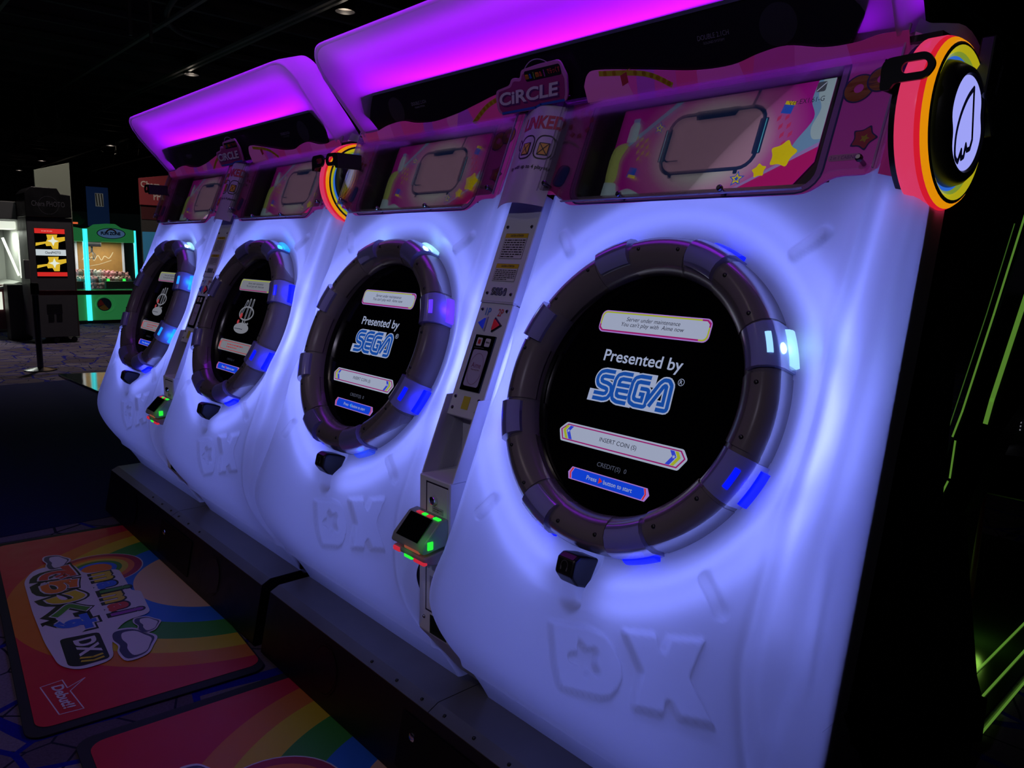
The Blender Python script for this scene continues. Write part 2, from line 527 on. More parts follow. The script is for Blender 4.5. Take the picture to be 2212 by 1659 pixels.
# ================================================================== pieces of a play station, in (u, v, n)
RING_PROF = [(0.2565, -0.03), (0.2575, 0.004), (0.262, 0.018), (0.272, 0.030), (0.287, 0.039), (0.303, 0.042), (0.318, 0.037), (0.329, 0.026), (0.335, 0.010), (0.337, -0.012), (0.337, -0.045)]
def ring_seg(w, grow=0.0, lo=0.0, n=10):
    pr = [(r+(grow if r > 0.27 else 0)*0.4, h+grow) for r, h in RING_PROF if r > 0.2565+lo]
    mb = MB().lathe(pr+[(pr[-1][0], -0.05), (pr[0][0], -0.05)], n, -w/2, w/2, cap=True)
    return mb.mesh('ring_segment', False)
def shade(me, ang=35):
    me.polygons.foreach_set('use_smooth', [True]*len(me.polygons))
    try: me.set_sharp_from_angle(angle=R(ang))
    except Exception: pass
    return me

def button_mesh():
    pr = [(0.2745, 0.0), (0.2755, 0.036), (0.280, 0.042), (0.292, 0.049), (0.306, 0.051), (0.322, 0.046), (0.334, 0.034), (0.340, 0.016), (0.341, -0.02)]
    mb = MB().lathe(pr+[(0.341, -0.03), (0.2745, -0.03)], 8, -R(7.6), R(7.6), cap=True)
    return shade(mb.mesh('play_button'))

def led_mesh():
    mb = MB()
    prof = [(0.334, 0.002), (0.341, -0.002), (0.346, -0.008), (0.349, -0.016), (0.349, -0.024), (0.336, -0.03)]
    mb.lathe(prof, 8, -R(6.0), R(6.0), cap=True)
    return shade(mb.mesh('led_lens'))

def screw_mesh():
    mb = MB().lathe([(0.0, 0.003), (0.0022, 0.003), (0.004, 0.0022), (0.0046, 0.0), (0.0046, -0.004)], 10)
    return mb.mesh('screw', True)

def bolt_mesh():
    mb = MB().lathe([(0.0, 0.008), (0.004, 0.008), (0.0062, 0.006), (0.0068, 0.003), (0.0068, 0.0), (0.004, 0.0), (0.004, -0.022)], 12)
    return shade(mb.mesh('bolt'))

# sega-style lettering as concentric strokes
SEGA_PATHS = {
    'S': (0.66, [[(0.62, 0.86), (0.27, 0.86), (0.16, 0.82), (0.11, 0.73), (0.11, 0.64), (0.16, 0.55), (0.26, 0.51), (0.42, 0.49), (0.52, 0.45), (0.56, 0.36), (0.56, 0.28), (0.51, 0.18), (0.40, 0.14), (0.02, 0.14)]]),
    'E': (0.62, [[(0.60, 0.86), (0.27, 0.86), (0.15, 0.81), (0.11, 0.70), (0.11, 0.30), (0.15, 0.19), (0.27, 0.14), (0.60, 0.14)], [(0.13, 0.5), (0.58, 0.5)]]),
    'G': (0.66, [[(0.62, 0.86), (0.27, 0.86), (0.15, 0.81), (0.11, 0.70), (0.11, 0.30), (0.15, 0.19), (0.27, 0.14), (0.56, 0.14), (0.56, 0.5), (0.34, 0.5)]]),
    'A': (0.74, [[(0.03, 0.14), (0.34, 0.78), (0.42, 0.86), (0.52, 0.86), (0.59, 0.78), (0.62, 0.14), (0.34, 0.14)]]),
}
def sega(width, cx, cy, height, layer, z=0.0):
    tot = sum(SEGA_PATHS[c][0] for c in 'SEGA')
    sx = width/tot; sy = height
    w = {'outline': 0.38, 'blue': 0.29, 'line': 0.05}[layer]*height
    mb = MB(); x = cx-width/2
    for c in 'SEGA':
        ww, paths = SEGA_PATHS[c]
        for p in paths:
            mb.stroke([(x+a*sx, cy-height/2+b*sy) for a, b in p], w, z)
            if layer == 'outline':
                for a, b in (p[0], p[-1]):
                    mb.box(x+a*sx-w*0.5, x+a*sx+w*0.5, cy-height/2+b*sy-w/2, cy-height/2+b*sy+w/2, z-1e-5, z)
        x += ww*sx
    return mb.mesh('lettering')

G_WHITE = glow('screen_white', (150, 158, 182))
G_PALE = glow('screen_pale', (146, 156, 186))
G_GREY = glow('screen_grey', (110, 112, 122))
G_TXT = glow('screen_ink', (28, 30, 52), 0.6)
G_BLUE = glow('screen_blue', (18, 68, 150))
G_CYAN = glow('screen_strip_blue', (14, 60, 200))
G_NAVY = glow('screen_navy', (44, 60, 190))
G_PINK = glow('screen_magenta', (140, 20, 100))
G_LIME = glow('screen_lime', (150, 160, 40))
G_RED = glow('screen_red', (190, 40, 40))
G_VIOLET = glow('screen_violet', (150, 110, 190))
G_DIM = glow('screen_dim', (70, 74, 92))
G_DIMRED = glow('screen_dim_red', (150, 50, 56))

def add_screen(parent, M, kind, arrow):
    def mk(): 
        me = MB().lathe([(0.0, 0.0), (0.2585, 0.0), (0.2585, -0.01)], 64).mesh('game_screen')
        return me
    scr = put('game_screen', cached('screen', mk), M_GLASS, parent, M @ Matrix.Translation((0, 0, -0.012)), label='round black display with lettering')
    far = kind == 'net'
    g1 = G_GREY if far else G_WHITE
    def P(name, key, fn, mat): return put(name, cached((key, kind if key.startswith('k') else 0), fn), mat, scr)
    P('notice_frame', 'b0', lambda: shape([rrect(0.0, 0.148, 0.286, 0.050, 0.014)], 0.0006), G_VIOLET if not far else G_GREY)
    P('notice_edge', 'b1', lambda: shape([rrect(0.0, 0.148, 0.281, 0.045, 0.012), rrect(0.0, 0.148, 0.274, 0.0385, 0.010)], 0.0009), G_LIME)
    P('notice_edge', 'b2', lambda: shape([[(-0.1405, 0.141), (-0.1405, 0.132), (-0.131, 0.1255), (0.12, 0.1255), (0.12, 0.1288), (-0.130, 0.1288), (-0.137, 0.135), (-0.137, 0.141)]], 0.0011), G_PINK)
    P('notice_edge', 'b3', lambda: shape([[(0.1405, 0.155), (0.1405, 0.164), (0.131, 0.1705), (0.118, 0.1705), (0.118, 0.1672), (0.130, 0.1672), (0.137, 0.161), (0.137, 0.155)]], 0.0011), G_PINK)
    P('notice_panel', 'b4', lambda: shape([rrect(0.0, 0.148, 0.274, 0.0385, 0.010)], 0.0008), g1)
    P('notice_text', 'b5', lambda: text("Server under maintenance\nYou can't play with  Aime now", 0.0, 0.149, 0.163, 0.024, 0.0011, shear=0.15, line=0.9), G_TXT)
    if not far:
        P('heading_text', 'h', lambda: text('Presented by', 0.0, 0.068, 0.205, 0.034, 0.0006, bold=0.012), G_PALE)
        P('logo_outline', 's0', lambda: sega(0.200, -0.004, 0.006, 0.070, 'outline', 0.0006), G_PALE)
        P('logo_letters', 's1', lambda: sega(0.200, -0.004, 0.006, 0.070, 'blue', 0.0009), G_BLUE)
        P('logo_line', 's2', lambda: sega(0.200, -0.004, 0.006, 0.070, 'line', 0.0012), G_PALE)
        P('registered_mark', 'r0', lambda: shape([circle(0.109, 0.038, 0.0075, 20), circle(0.109, 0.038, 0.0064, 20)], 0.0006), G_PALE)
        P('registered_mark', 'r1', lambda: text('R', 0.109, 0.038, 0.006, 0.008, 0.0006), G_PALE)
        bar = [(-0.152, -0.093), (-0.162, -0.109), (-0.152, -0.129), (0.152, -0.129), (0.166, -0.109), (0.156, -0.093)]
    else:
        def tower(x, top):
            return rrect(x, (top-0.01)/2+0.0, 0.013, top+0.02, 0.0065)
        P('logo_letters', 'n0', lambda: shape([rrect(-0.03, 0.052, 0.016, 0.075, 0.008, rot=R(-20)), rrect(0.004, 0.052, 0.013, 0.085, 0.0065), rrect(0.034, 0.052, 0.013, 0.085, 0.0065)], 0.0006), G_GREY)
        P('logo_letters', 'n1', lambda: shape([rrect(-0.03, 0.050, 0.009, 0.066, 0.0045, rot=R(-20)), rrect(0.004, 0.050, 0.006, 0.076, 0.003), rrect(0.034, 0.050, 0.006, 0.076, 0.003)], 0.0008), G_TXT)
        P('logo_orbit', 'n2', lambda: shape([circle(0.004, 0.032, 0.066, 36, 0.030), circle(0.004, 0.032, 0.058, 36, 0.024)], 0.0010), G_GREY)
        P('logo_dot', 'n3', lambda: shape([circle(-0.036, 0.020, 0.011, 14, 0.012), circle(-0.046, -0.006, 0.009, 14, 0.009)], 0.0012), G_DIMRED)
        P('logo_plate', 'n4', lambda: shape([circle(-0.002, -0.030, 0.068, 36, 0.022)], 0.0006), G_GREY)
        P('logo_text', 'n5', lambda: text('.Net', 0.016, -0.012, 0.07, 0.030, 0.0012, bold=0.02), G_GREY)
        P('logo_text', 'n6', lambda: dashes(-0.002, -0.034, 0.115, 0.006, 1, 0.0009, 5), G_TXT)
        bar = [(-0.152, -0.083), (-0.152, -0.127), (0.157, -0.127), (0.157, -0.083)]
    if not far:
        P('coin_bar', 'c0', lambda: shape([roundpoly([(-0.150, -0.090), (-0.168, -0.108), (-0.156, -0.133), (0.156, -0.133), (0.172, -0.108), (0.158, -0.090)], 0.004)], 0.0005), G_WHITE)
        P('coin_bar_edge', 'c1', lambda: shape([[(-0.146, -0.0935), (-0.163, -0.108), (-0.152, -0.129), (0.152, -0.129), (0.167, -0.108), (0.154, -0.0935)], [(-0.144, -0.096), (-0.159, -0.108), (-0.150, -0.1263), (0.150, -0.1263), (0.163, -0.108), (0.152, -0.096)]], 0.0008), G_PINK)
        for k, (col, x0, x1) in enumerate(((G_LIME, 0.148, 0.156), (G_NAVY, 0.136, 0.146))):
            for s in (-1, 1):
                P('coin_bar_chevron', 'c2%d%d' % (k, s), lambda x0=x0, x1=x1, s=s: shape([[(s*(x0-0.008), -0.097), (s*(x1-0.008), -0.097), (s*x1, -0.108), (s*(x1-0.012), -0.1258), (s*(x0-0.012), -0.1258), (s*x0, -0.108)]], 0.0010), col)
        for s in (-1, 1):
            P('coin_bar_star', 'c3%d' % s, lambda s=s: shape([starpts(s*0.140, -0.1085, 0.0045)], 0.0013), G_WHITE)
        P('coin_text', 'c4', lambda: text('INSERT COIN (S)', 0.0, -0.1115, 0.098, 0.012, 0.0010), G_TXT)
        P('credit_text', 'c5', lambda: text('CREDIT(S)  0', 0.002, -0.163, 0.078, 0.012, 0.0006), G_DIM)
    else:
        P('coin_bar', 'd0', lambda: shape([rrect(0.0, -0.108, 0.306, 0.046, 0.008)], 0.0005), G_GREY)
        P('coin_bar_edge', 'd1', lambda: shape([rrect(0.0, -0.108, 0.270, 0.036, 0.006), rrect(0.0, -0.108, 0.264, 0.031, 0.005)], 0.0007), G_DIMRED)
        for s in (-1, 1):
            P('coin_bar_chevron', 'd2%d' % s, lambda s=s: shape([[(s*0.138, -0.092), (s*0.150, -0.098), (s*0.150, -0.118), (s*0.138, -0.124), (s*0.143, -0.108)]], 0.0009), G_RED)
        P('coin_text', 'd3', lambda: dashes(0.0, -0.108, 0.15, 0.021, 2, 0.0009, 4), G_DIMRED)
        P('credit_text', 'd5', lambda: text('CREDIT(S)  0', 0.002, -0.161, 0.068, 0.010, 0.0006), glow('screen_faint', (38, 40, 52)))
    P('start_bar_edge', 'e0', lambda: shape([[(-0.100, -0.181), (-0.108, -0.194), (-0.102, -0.208), (0.102, -0.208), (0.110, -0.194), (0.102, -0.181)]], 0.0005), G_VIOLET)
    P('start_bar', 'e1', lambda: shape([[(-0.092, -0.183), (-0.097, -0.194), (-0.093, -0.206), (0.093, -0.206), (0.098, -0.194), (0.093, -0.183)]], 0.0008), G_CYAN)
    for s in (-1, 1):
        P('start_bar_chevron', 'e2%d' % s, lambda s=s: shape([[(s*0.094, -0.183), (s*0.099, -0.194), (s*0.095, -0.206), (s*0.0985, -0.206), (s*0.1025, -0.194), (s*0.098, -0.183)]], 0.0010), G_RED)
    P('start_text', 'e3', lambda: text('Press', -0.040, -0.1945, 0.028, 0.009, 0.0011, bold=0.01), G_PALE)
    P('start_text', 'e4', lambda: text('button to start', 0.030, -0.1945, 0.075, 0.009, 0.0011, bold=0.01), G_PALE)
    s = 1 if arrow == 'red' else -1
    P('start_arrow', 'e5%d' % s, lambda: shape([[(-0.0155-s*0.005, -0.188), (-0.0155-s*0.005, -0.201), (-0.0155+s*0.005, -0.1945)]], 0.0011), G_RED if s == 1 else glow('screen_arrow_blue', (60, 140, 220)))
    return scr

LED_COL = {'b': pbr('led_blue', (0.02, 0.02, 0.2), 0.3, emit=(0.0, 0.004, 1.0, 1), es=1.6),
           'v': pbr('led_violet', (0.05, 0.02, 0.2), 0.3, emit=(0.10, 0.03, 1.0, 1), es=1.3),
           'c': pbr('led_cyan', (0.02, 0.1, 0.2), 0.3, emit=(0.01, 0.25, 1.0, 1), es=1.4),
           'w': pbr('led_ice', (0.1, 0.15, 0.2), 0.3, emit=(0.30, 0.62, 0.95, 1), es=1.2),
           'd': pbr('led_dim', (0.05, 0.05, 0.2), 0.3, emit=(0.02, 0.06, 0.8, 1), es=0.7)}
LED_PT = {'b': ((0.0, 0.0, 1.0), 0.5), 'v': ((0.12, 0.02, 1.0), 0.4), 'c': ((0.0, 0.25, 1.0), 0.45), 'w': ((0.35, 0.75, 1.0), 0.4), 'd': ((0.0, 0.05, 1.0), 0.2)}

def add_ring(cab, M, leds):
    ring = put('button_ring', cached('ringbase', lambda: shade(MB().lathe([(r*0.997 if r > 0.3 else r+0.001, h-0.004) for r, h in RING_PROF], 96).mesh('button_ring'))), M_RING, cab, M, label='smoky grey ring around the display')
    for k in range(8):
        a = R(22.5+45*k)
        rot = Matrix.Rotation(a, 4, 'Z')
        put('play_button', cached('btn', button_mesh), M_BTN, ring, rot, label='frosted blue touch button')
        put('led_lens', cached('led', led_mesh), LED_COL[leds[k]], ring, rot)
        rgb, e = LED_PT[leds[k]]
        p = M @ Vector((0.353*math.cos(a), 0.353*math.sin(a), 0.004))
        lamp('button_light', 'POINT', p, e*0.16, rgb, 0.012, parent=cab)
        if k in (0, 7):
            put('button_glow', cached('bgl', lambda: shade(MB().lathe([(0.322, 0.0465), (0.327, 0.0440), (0.331, 0.0395)], 6, -R(3.6), R(3.6)).mesh('button_glow'))), LED_COL[leds[k]], ring, rot)
        mid = Matrix.Rotation(R(45*k), 4, 'Z')
        put('ring_cover', cached('cov', lambda: shade(ring_seg(R(26.4)))), M_RING, ring, mid)
        for s in (-1, 1):
            ta = R(45*k+s*9.6)
            put('screw', cached('screw', screw_mesh), M_DARKSCREW, ring,
                Matrix.Rotation(ta, 4, 'Z') @ Matrix.Translation((0.301, 0, 0.0412)))
    return ring

# ================================================================== upper (sub-monitor) panel of a station
def subscreen_mat():
    mt, nt, out = nodes_mat('attract_picture')
    L = nt.links.new
    tc = nt.nodes.new('ShaderNodeTexCoord')
    mp = nt.nodes.new('ShaderNodeMapping'); mp.inputs['Location'].default_value = (0.03*4.2, -0.585*5.4, 0); mp.inputs['Scale'].default_value = (4.2, 5.4, 1)
    ln = nt.nodes.new('ShaderNodeVectorMath'); ln.operation = 'LENGTH'
    rp = nt.nodes.new('ShaderNodeValToRGB'); el = rp.color_ramp.elements
    el[0].position = 0.42; el[0].color = srgb(158, 156, 158)
    el[1].position = 1.0; el[1].color = srgb(132, 16, 116)
    e = el.new(0.70); e.color = srgb(146, 74, 132)
    p = nt.nodes.new('ShaderNodeBsdfPrincipled'); p.inputs['Base Color'].default_value = (0.01, 0.01, 0.01, 1); p.inputs['Roughness'].default_value = 0.2; p.inputs['Specular IOR Level'].default_value = 0.1
    L(tc.outputs['Object'], mp.inputs['Vector']); L(mp.outputs[0], ln.inputs[0]); L(ln.outputs['Value'], rp.inputs[0])
    L(rp.outputs[0], p.inputs['Emission Color']); p.inputs['Emission Strength'].default_value = 0.85
    L(p.outputs[0], out.inputs[0])
    return mt
M_SUB = subscreen_mat()
G_DEVICE = glow('device_navy', (14, 32, 66)); G_FACE = glow('device_fill', (132, 102, 122)); G_AQUA = glow('device_aqua', (70, 150, 170))
G_YEL = glow('picture_yellow', (176, 160, 10)); G_CLOUD = glow('picture_cloud', (122, 142, 150)); G_CLOUD2 = glow('picture_teal', (86, 118, 150)); G_GREEN = glow('picture_green', (118, 130, 70))
G_MAG = glow('picture_magenta', (140, 14, 84)); G_BOT = glow('picture_bottle', (120, 138, 150)); G_SKY = glow('picture_bottle_cap', (84, 110, 150)); G_CUBE = glow('picture_cube', (26, 66, 160)); G_STREAK = glow('picture_streak', (120, 96, 150))
I_ORANGE = ink('ink_orange', (206, 128, 60)); I_NAVY = ink('ink_navy', (40, 40, 120)); I_REDP = ink('ink_red', (190, 50, 60)); I_YELLOW = ink('ink_yellow', (206, 180, 50)); I_BLUE = ink('ink_blue', (60, 90, 190))
I_LILAC = ink('ink_lilac', (168, 110, 190)); I_WHITE = ink('ink_white', (226, 222, 230)); I_BLACK = ink('ink_black', (14, 14, 20)); I_PINKL = ink('ink_pale_pink', (222, 150, 200)); I_CRIMSON = ink('ink_crimson', (200, 60, 80))

OUT_PANEL = roundpoly([(-0.440, 0.728), (-0.440, 0.456), (-0.386, 0.456), (-0.345, 0.424), (0.272, 0.424), (0.312, 0.456), (0.392, 0.456), (0.392, 0.728)], 0.022, 3)
OUT_WIN = rrect(-0.027, 0.5725, 0.612, 0.271, 0.034)

def add_subpanel(cab, M, left_station):
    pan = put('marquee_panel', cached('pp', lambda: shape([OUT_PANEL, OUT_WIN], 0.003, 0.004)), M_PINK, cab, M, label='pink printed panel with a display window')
    def P(name, key, fn, mat): return put(name, cached(key, fn), mat, pan)
    # window border lines and the black well behind the window
    P('window_border', 'wb1', lambda: shape([rrect(-0.027, 0.5725, 0.634, 0.291, 0.043), OUT_WIN], 0.0056), I_LILAC)
    P('window_border', 'wb2', lambda: shape([rrect(-0.027, 0.5725, 0.642, 0.299, 0.047), rrect(-0.027, 0.5725, 0.634, 0.291, 0.043)], 0.0056), I_NAVY)
    def well():
        n = len(OUT_WIN); v = [(x, y, 0.004) for x, y in OUT_WIN]+[(x, y, -0.064) for x, y in OUT_WIN]
        f = [(i, (i+1) % n, n+(i+1) % n, n+i) for i in range(n)]+[tuple(range(n, 2*n))]
        return MB().add(v, f).mesh('monitor_well')
    P('monitor_well', 'well', well, M_BLACK)
    P('sub_monitor', 'subm', lambda: shape([[(-0.306, 0.474), (-0.306, 0.704), (0.232, 0.704), (0.232, 0.524), (0.196, 0.474)]], -0.061), M_SUB)
    z = -0.0600
    P('picture_edge', 'a1', lambda: shape([catmull([(-0.306, 0.52), (-0.306, 0.60), (-0.262, 0.612), (-0.276, 0.57), (-0.272, 0.52), (-0.29, 0.50)], 5, True)], z), G_GREEN)
    P('picture_cloud', 'a2', lambda: shape([[(-0.306, 0.474), (-0.306, 0.512)]+catmull([(-0.306, 0.512), (-0.270, 0.508), (-0.258, 0.486), (-0.225, 0.492), (-0.185, 0.476)], 5)], z+0.0004), G_CLOUD)
    P('picture_cloud', 'a3', lambda: shape([[(0.232, 0.704), (0.196, 0.704)]+catmull([(0.196, 0.704), (0.192, 0.66), (0.206, 0.62), (0.178, 0.57), (0.165, 0.53)], 5)+[(0.232, 0.562)]], z), G_CLOUD2)
    P('picture_cloud', 'a4', lambda: shape([[(0.232, 0.704), (0.206, 0.704)]+catmull([(0.206, 0.704), (0.203, 0.672), (0.216, 0.640), (0.206, 0.60), (0.214, 0.575), (0.232, 0.572)], 5)], z+0.0004), G_CLOUD)
    P('picture_corner', 'a5', lambda: shape([[(0.062, 0.474), (0.232, 0.562), (0.232, 0.524), (0.196, 0.474)]], z+0.0006), G_MAG)
    P('picture_streak', 'a6', lambda: shape([[(0.055, 0.474), (0.232, 0.566), (0.232, 0.556), (0.068, 0.474)]], z+0.0009), G_STREAK)
    P('picture_streak', 'a7', lambda: shape([[(-0.27, 0.610), (-0.15, 0.704), (-0.13, 0.704), (-0.26, 0.604)]], z), G_CLOUD2)
    P('device_frame', 'a8', lambda: shape([rrect(-0.026, 0.594, 0.252, 0.152, 0.040), rrect(-0.026, 0.594, 0.234, 0.134, 0.032)], z+0.0006), G_DEVICE)
    P('device_fill', 'a9', lambda: shape([rrect(-0.026, 0.594, 0.234, 0.134, 0.032)], z+0.0003), G_FACE)
    P('device_top', 'b10', lambda: shape([[(-0.085, 0.672), (-0.080, 0.650), (0.020, 0.650), (0.027, 0.662), (0.027, 0.672)]], z+0.0009), G_DEVICE)
    for s in (-1, 1):
        P('device_bracket', 'b11%d' % s, lambda s=s: shape([rrect(-0.026+s*0.122, 0.594, 0.020, 0.082, 0.003)], z+0.0010), G_DEVICE)
        P('device_bracket_line', 'b12%d' % s, lambda s=s: shape([rrect(-0.026+s*0.127, 0.594, 0.0022, 0.078, 0.001)], z+0.0013), G_AQUA)
        P('device_foot', 'b13%d' % s, lambda s=s: shape([rrect(-0.026+s*0.085, 0.516, 0.010, 0.012, 0.003)], z+0.0008), G_DEVICE)
    P('device_cable', 'b14', lambda: MB().stroke([(0.058, 0.668), (0.066, 0.704)], 0.007, z+0.0008).mesh('c'), G_DEVICE)
    P('device_mic', 'b15', lambda: MB().stroke([(-0.140, 0.560), (-0.132, 0.553), (-0.100, 0.553)], 0.0035, z+0.0012).mesh('c'), G_DEVICE)
    P('bottle', 'b16', lambda: shape([roundpoly([(-0.272, 0.615), (-0.272, 0.655), (-0.266, 0.668), (-0.248, 0.668), (-0.242, 0.655), (-0.242, 0.615)], 0.004)], z+0.0006), G_BOT)
    P('bottle_cap', 'b17', lambda: shape([rrect(-0.257, 0.672, 0.020, 0.010, 0.003)], z+0.0009), G_SKY)
    for k, (x, y, r) in enumerate(((-0.181, 0.643, 0.017), (0.068, 0.498, 0.019))):
        P('star_outline', 'b18%d' % k, lambda x=x, y=y, r=r: shape([starpts(x, y, r)], z+0.0005), G_CUBE)
        P('star', 'b19%d' % k, lambda x=x, y=y, r=r: shape([starpts(x, y, r*0.72), starpts(x, y, r*0.36)], z+0.0008), G_YEL)
    for k, (x, y) in enumerate(((-0.227, 0.533), (0.143, 0.651))):
        P('cube', 'b20%d' % k, lambda x=x, y=y: shape([rrect(x, y, 0.024, 0.026, 0.001, rot=R(-12))], z+0.0006), G_CUBE)
        P('cube_face', 'b21%d' % k, lambda x=x, y=y: shape([rrect(x+0.003, y+0.010*(1 if x > 0 else -1), 0.024, 0.008, 0.001, rot=R(-12))], z+0.0009), G_YEL)
    P('big_star', 'b22', lambda: shape([roundpoly(starpts(0.160, 0.546, 0.034, 0.62, 80), 0.008, 3)], z+0.0012), G_YEL)
    P('small_star', 'b23', lambda: shape([roundpoly(starpts(0.116, 0.513, 0.018, 0.62, 100), 0.004, 3)], z+0.0012), G_YEL)
    for k in range(10):
        x = -0.245+0.016*(k % 3)+0.007*(k//3); y = 0.625-0.018*(k//3)-0.004*(k % 3)
        P('confetti', 'b24%d' % k, lambda x=x, y=y: shape([[(x, y), (x+0.008, y+0.006), (x+0.008, y-0.004), (x, y-0.010)]], z+0.0005), glow('picture_confetti', (138, 112, 60)))
    for k in range(7):
        x = 0.125+0.018*(k % 2)+0.008*(k//2); y = 0.632-0.020*(k//2)
        P('confetti', 'b25%d' % k, lambda x=x, y=y: shape([[(x, y), (x+0.008, y+0.006), (x+0.008, y-0.004), (x, y-0.010)]], z+0.0005), glow('picture_confetti_red', (150, 40, 84)))
    P('version_text', 'b26', lambda: text('Ver.EX1.61-G', 0.180, 0.661, 0.076, 0.011, z+0.0014), G_TXT)
    P('muted_icon', 'b27', lambda: shape([rrect(0.205, 0.688, 0.020, 0.022, 0.004)], z+0.0012), glow('icon_grey', (52, 56, 66)))
    P('muted_icon_bar', 'b28', lambda: MB().stroke([(0.197, 0.679), (0.214, 0.696)], 0.002, z+0.0016).mesh('c'), G_WHITE)
    P('screen_caption', 'b29', lambda: text('SUB-MONITOR', -0.255, 0.4325, 0.062, 0.006, 0.0058, bold=0.01), I_WHITE)
    # printed decorations
    zz = 0.0060
    for k, (x, y, r) in enumerate(((0.318, 0.628, 0.026), (0.356, 0.641, 0.023))):
        P('ring_print', 'p1%d' % k, lambda x=x, y=y, r=r, k=k: shape([circle(x, y, r, 28), circle(x, y, r*0.34, 20)], zz+0.0003*k), I_ORANGE)
        P('ring_print_edge', 'p2%d' % k, lambda x=x, y=y, r=r, k=k: shape([circle(x, y, r+0.003, 28), circle(x, y, r, 28)], zz+0.0003*k), I_NAVY)
    P('badge_edge', 'p3', lambda: shape([roundpoly(starpts(0.352, 0.526, 0.027, 0.62, 70), 0.004, 2)], zz), I_NAVY)
    P('badge', 'p4', lambda: shape([roundpoly(starpts(0.352, 0.526, 0.023, 0.62, 70), 0.004, 2)], zz+0.0003), I_CRIMSON)
    P('badge_star', 'p5', lambda: shape([starpts(0.354, 0.525, 0.009, 0.5, 70)], zz+0.0006), I_YELLOW)
    P('caption_pill', 'p6', lambda: shape([rrect(0.326, 0.491, 0.062, 0.013, 0.0065)], zz), I_PINKL)
    P('caption_text', 'p7', lambda: text('2 in 1 CABINET', 0.326, 0.491, 0.052, 0.007, zz+0.0003), ink('ink_mauve', (130, 70, 150)))
    P('mitt_print_edge', 'p8', lambda: shape([rrect(-0.392, 0.503, 0.044, 0.058, 0.016, rot=R(-12))], zz), I_NAVY)
    P('mitt_print', 'p9', lambda: shape([rrect(-0.392, 0.503, 0.038, 0.052, 0.014, rot=R(-12))], zz+0.0003), I_BLUE)
    P('mitt_print', 'p10', lambda: shape([rrect(-0.366, 0.530, 0.028, 0.036, 0.011, rot=R(-30))], zz+0.0001), I_CRIMSON)
    P('chip_print', 'p11', lambda: shape([circle(-0.378, 0.643, 0.040, 28)], zz), I_LILAC)
    for k in range(8):
        a = R(45*k+10)
        P('chip_print_notch', 'p12%d' % k, lambda a=a: shape([rrect(-0.378+0.034*math.cos(a), 0.643+0.034*math.sin(a), 0.012, 0.014, 0.001, rot=a)], zz+0.0003), I_CRIMSON)
    P('swoosh_print', 'p13', lambda: shape([catmull([(-0.44, 0.58), (-0.42, 0.60), (-0.395, 0.60), (-0.37, 0.585), (-0.36, 0.575), (-0.372, 0.58), (-0.40, 0.592), (-0.425, 0.59)], 3, True)], zz), I_PINKL)
    # clear cover with bolts
    ac = put('clear_cover', cached('ac', lambda: shape([OUT_PANEL], 0.026, 0.004)), M_ACRYL, cab, M, label='clear acrylic cover')
    put('cover_edge', cached('ace', lambda: MB().box(-0.44, 0.392, 0.7265, 0.7295, 0.0235, 0.0285).box(-0.4415, -0.4385, 0.456, 0.7285, 0.0235, 0.0285).box(0.3905, 0.3935, 0.456, 0.7285, 0.0235, 0.0285).box(-0.345, 0.272, 0.4228, 0.4252, 0.0235, 0.0285).mesh('e')), M_ACEDGE, ac)
    for x, y in ((0.366, 0.710), (0.095, 0.716), (-0.167, 0.716), (-0.418, 0.712), (-0.418, 0.474), (-0.163, 0.432), (0.099, 0.432), (0.366, 0.474)):
        put('cover_bolt', cached('bolt', bolt_mesh), M_SCREW, ac, Matrix.Translation((x, y, 0.028)))
    return pan

# ================================================================== one twin cabinet
def disc_lathe(prof, key):
    return cached(key, lambda: shade(MB().lathe(prof, 56, axis='x').mesh('band'), 50))

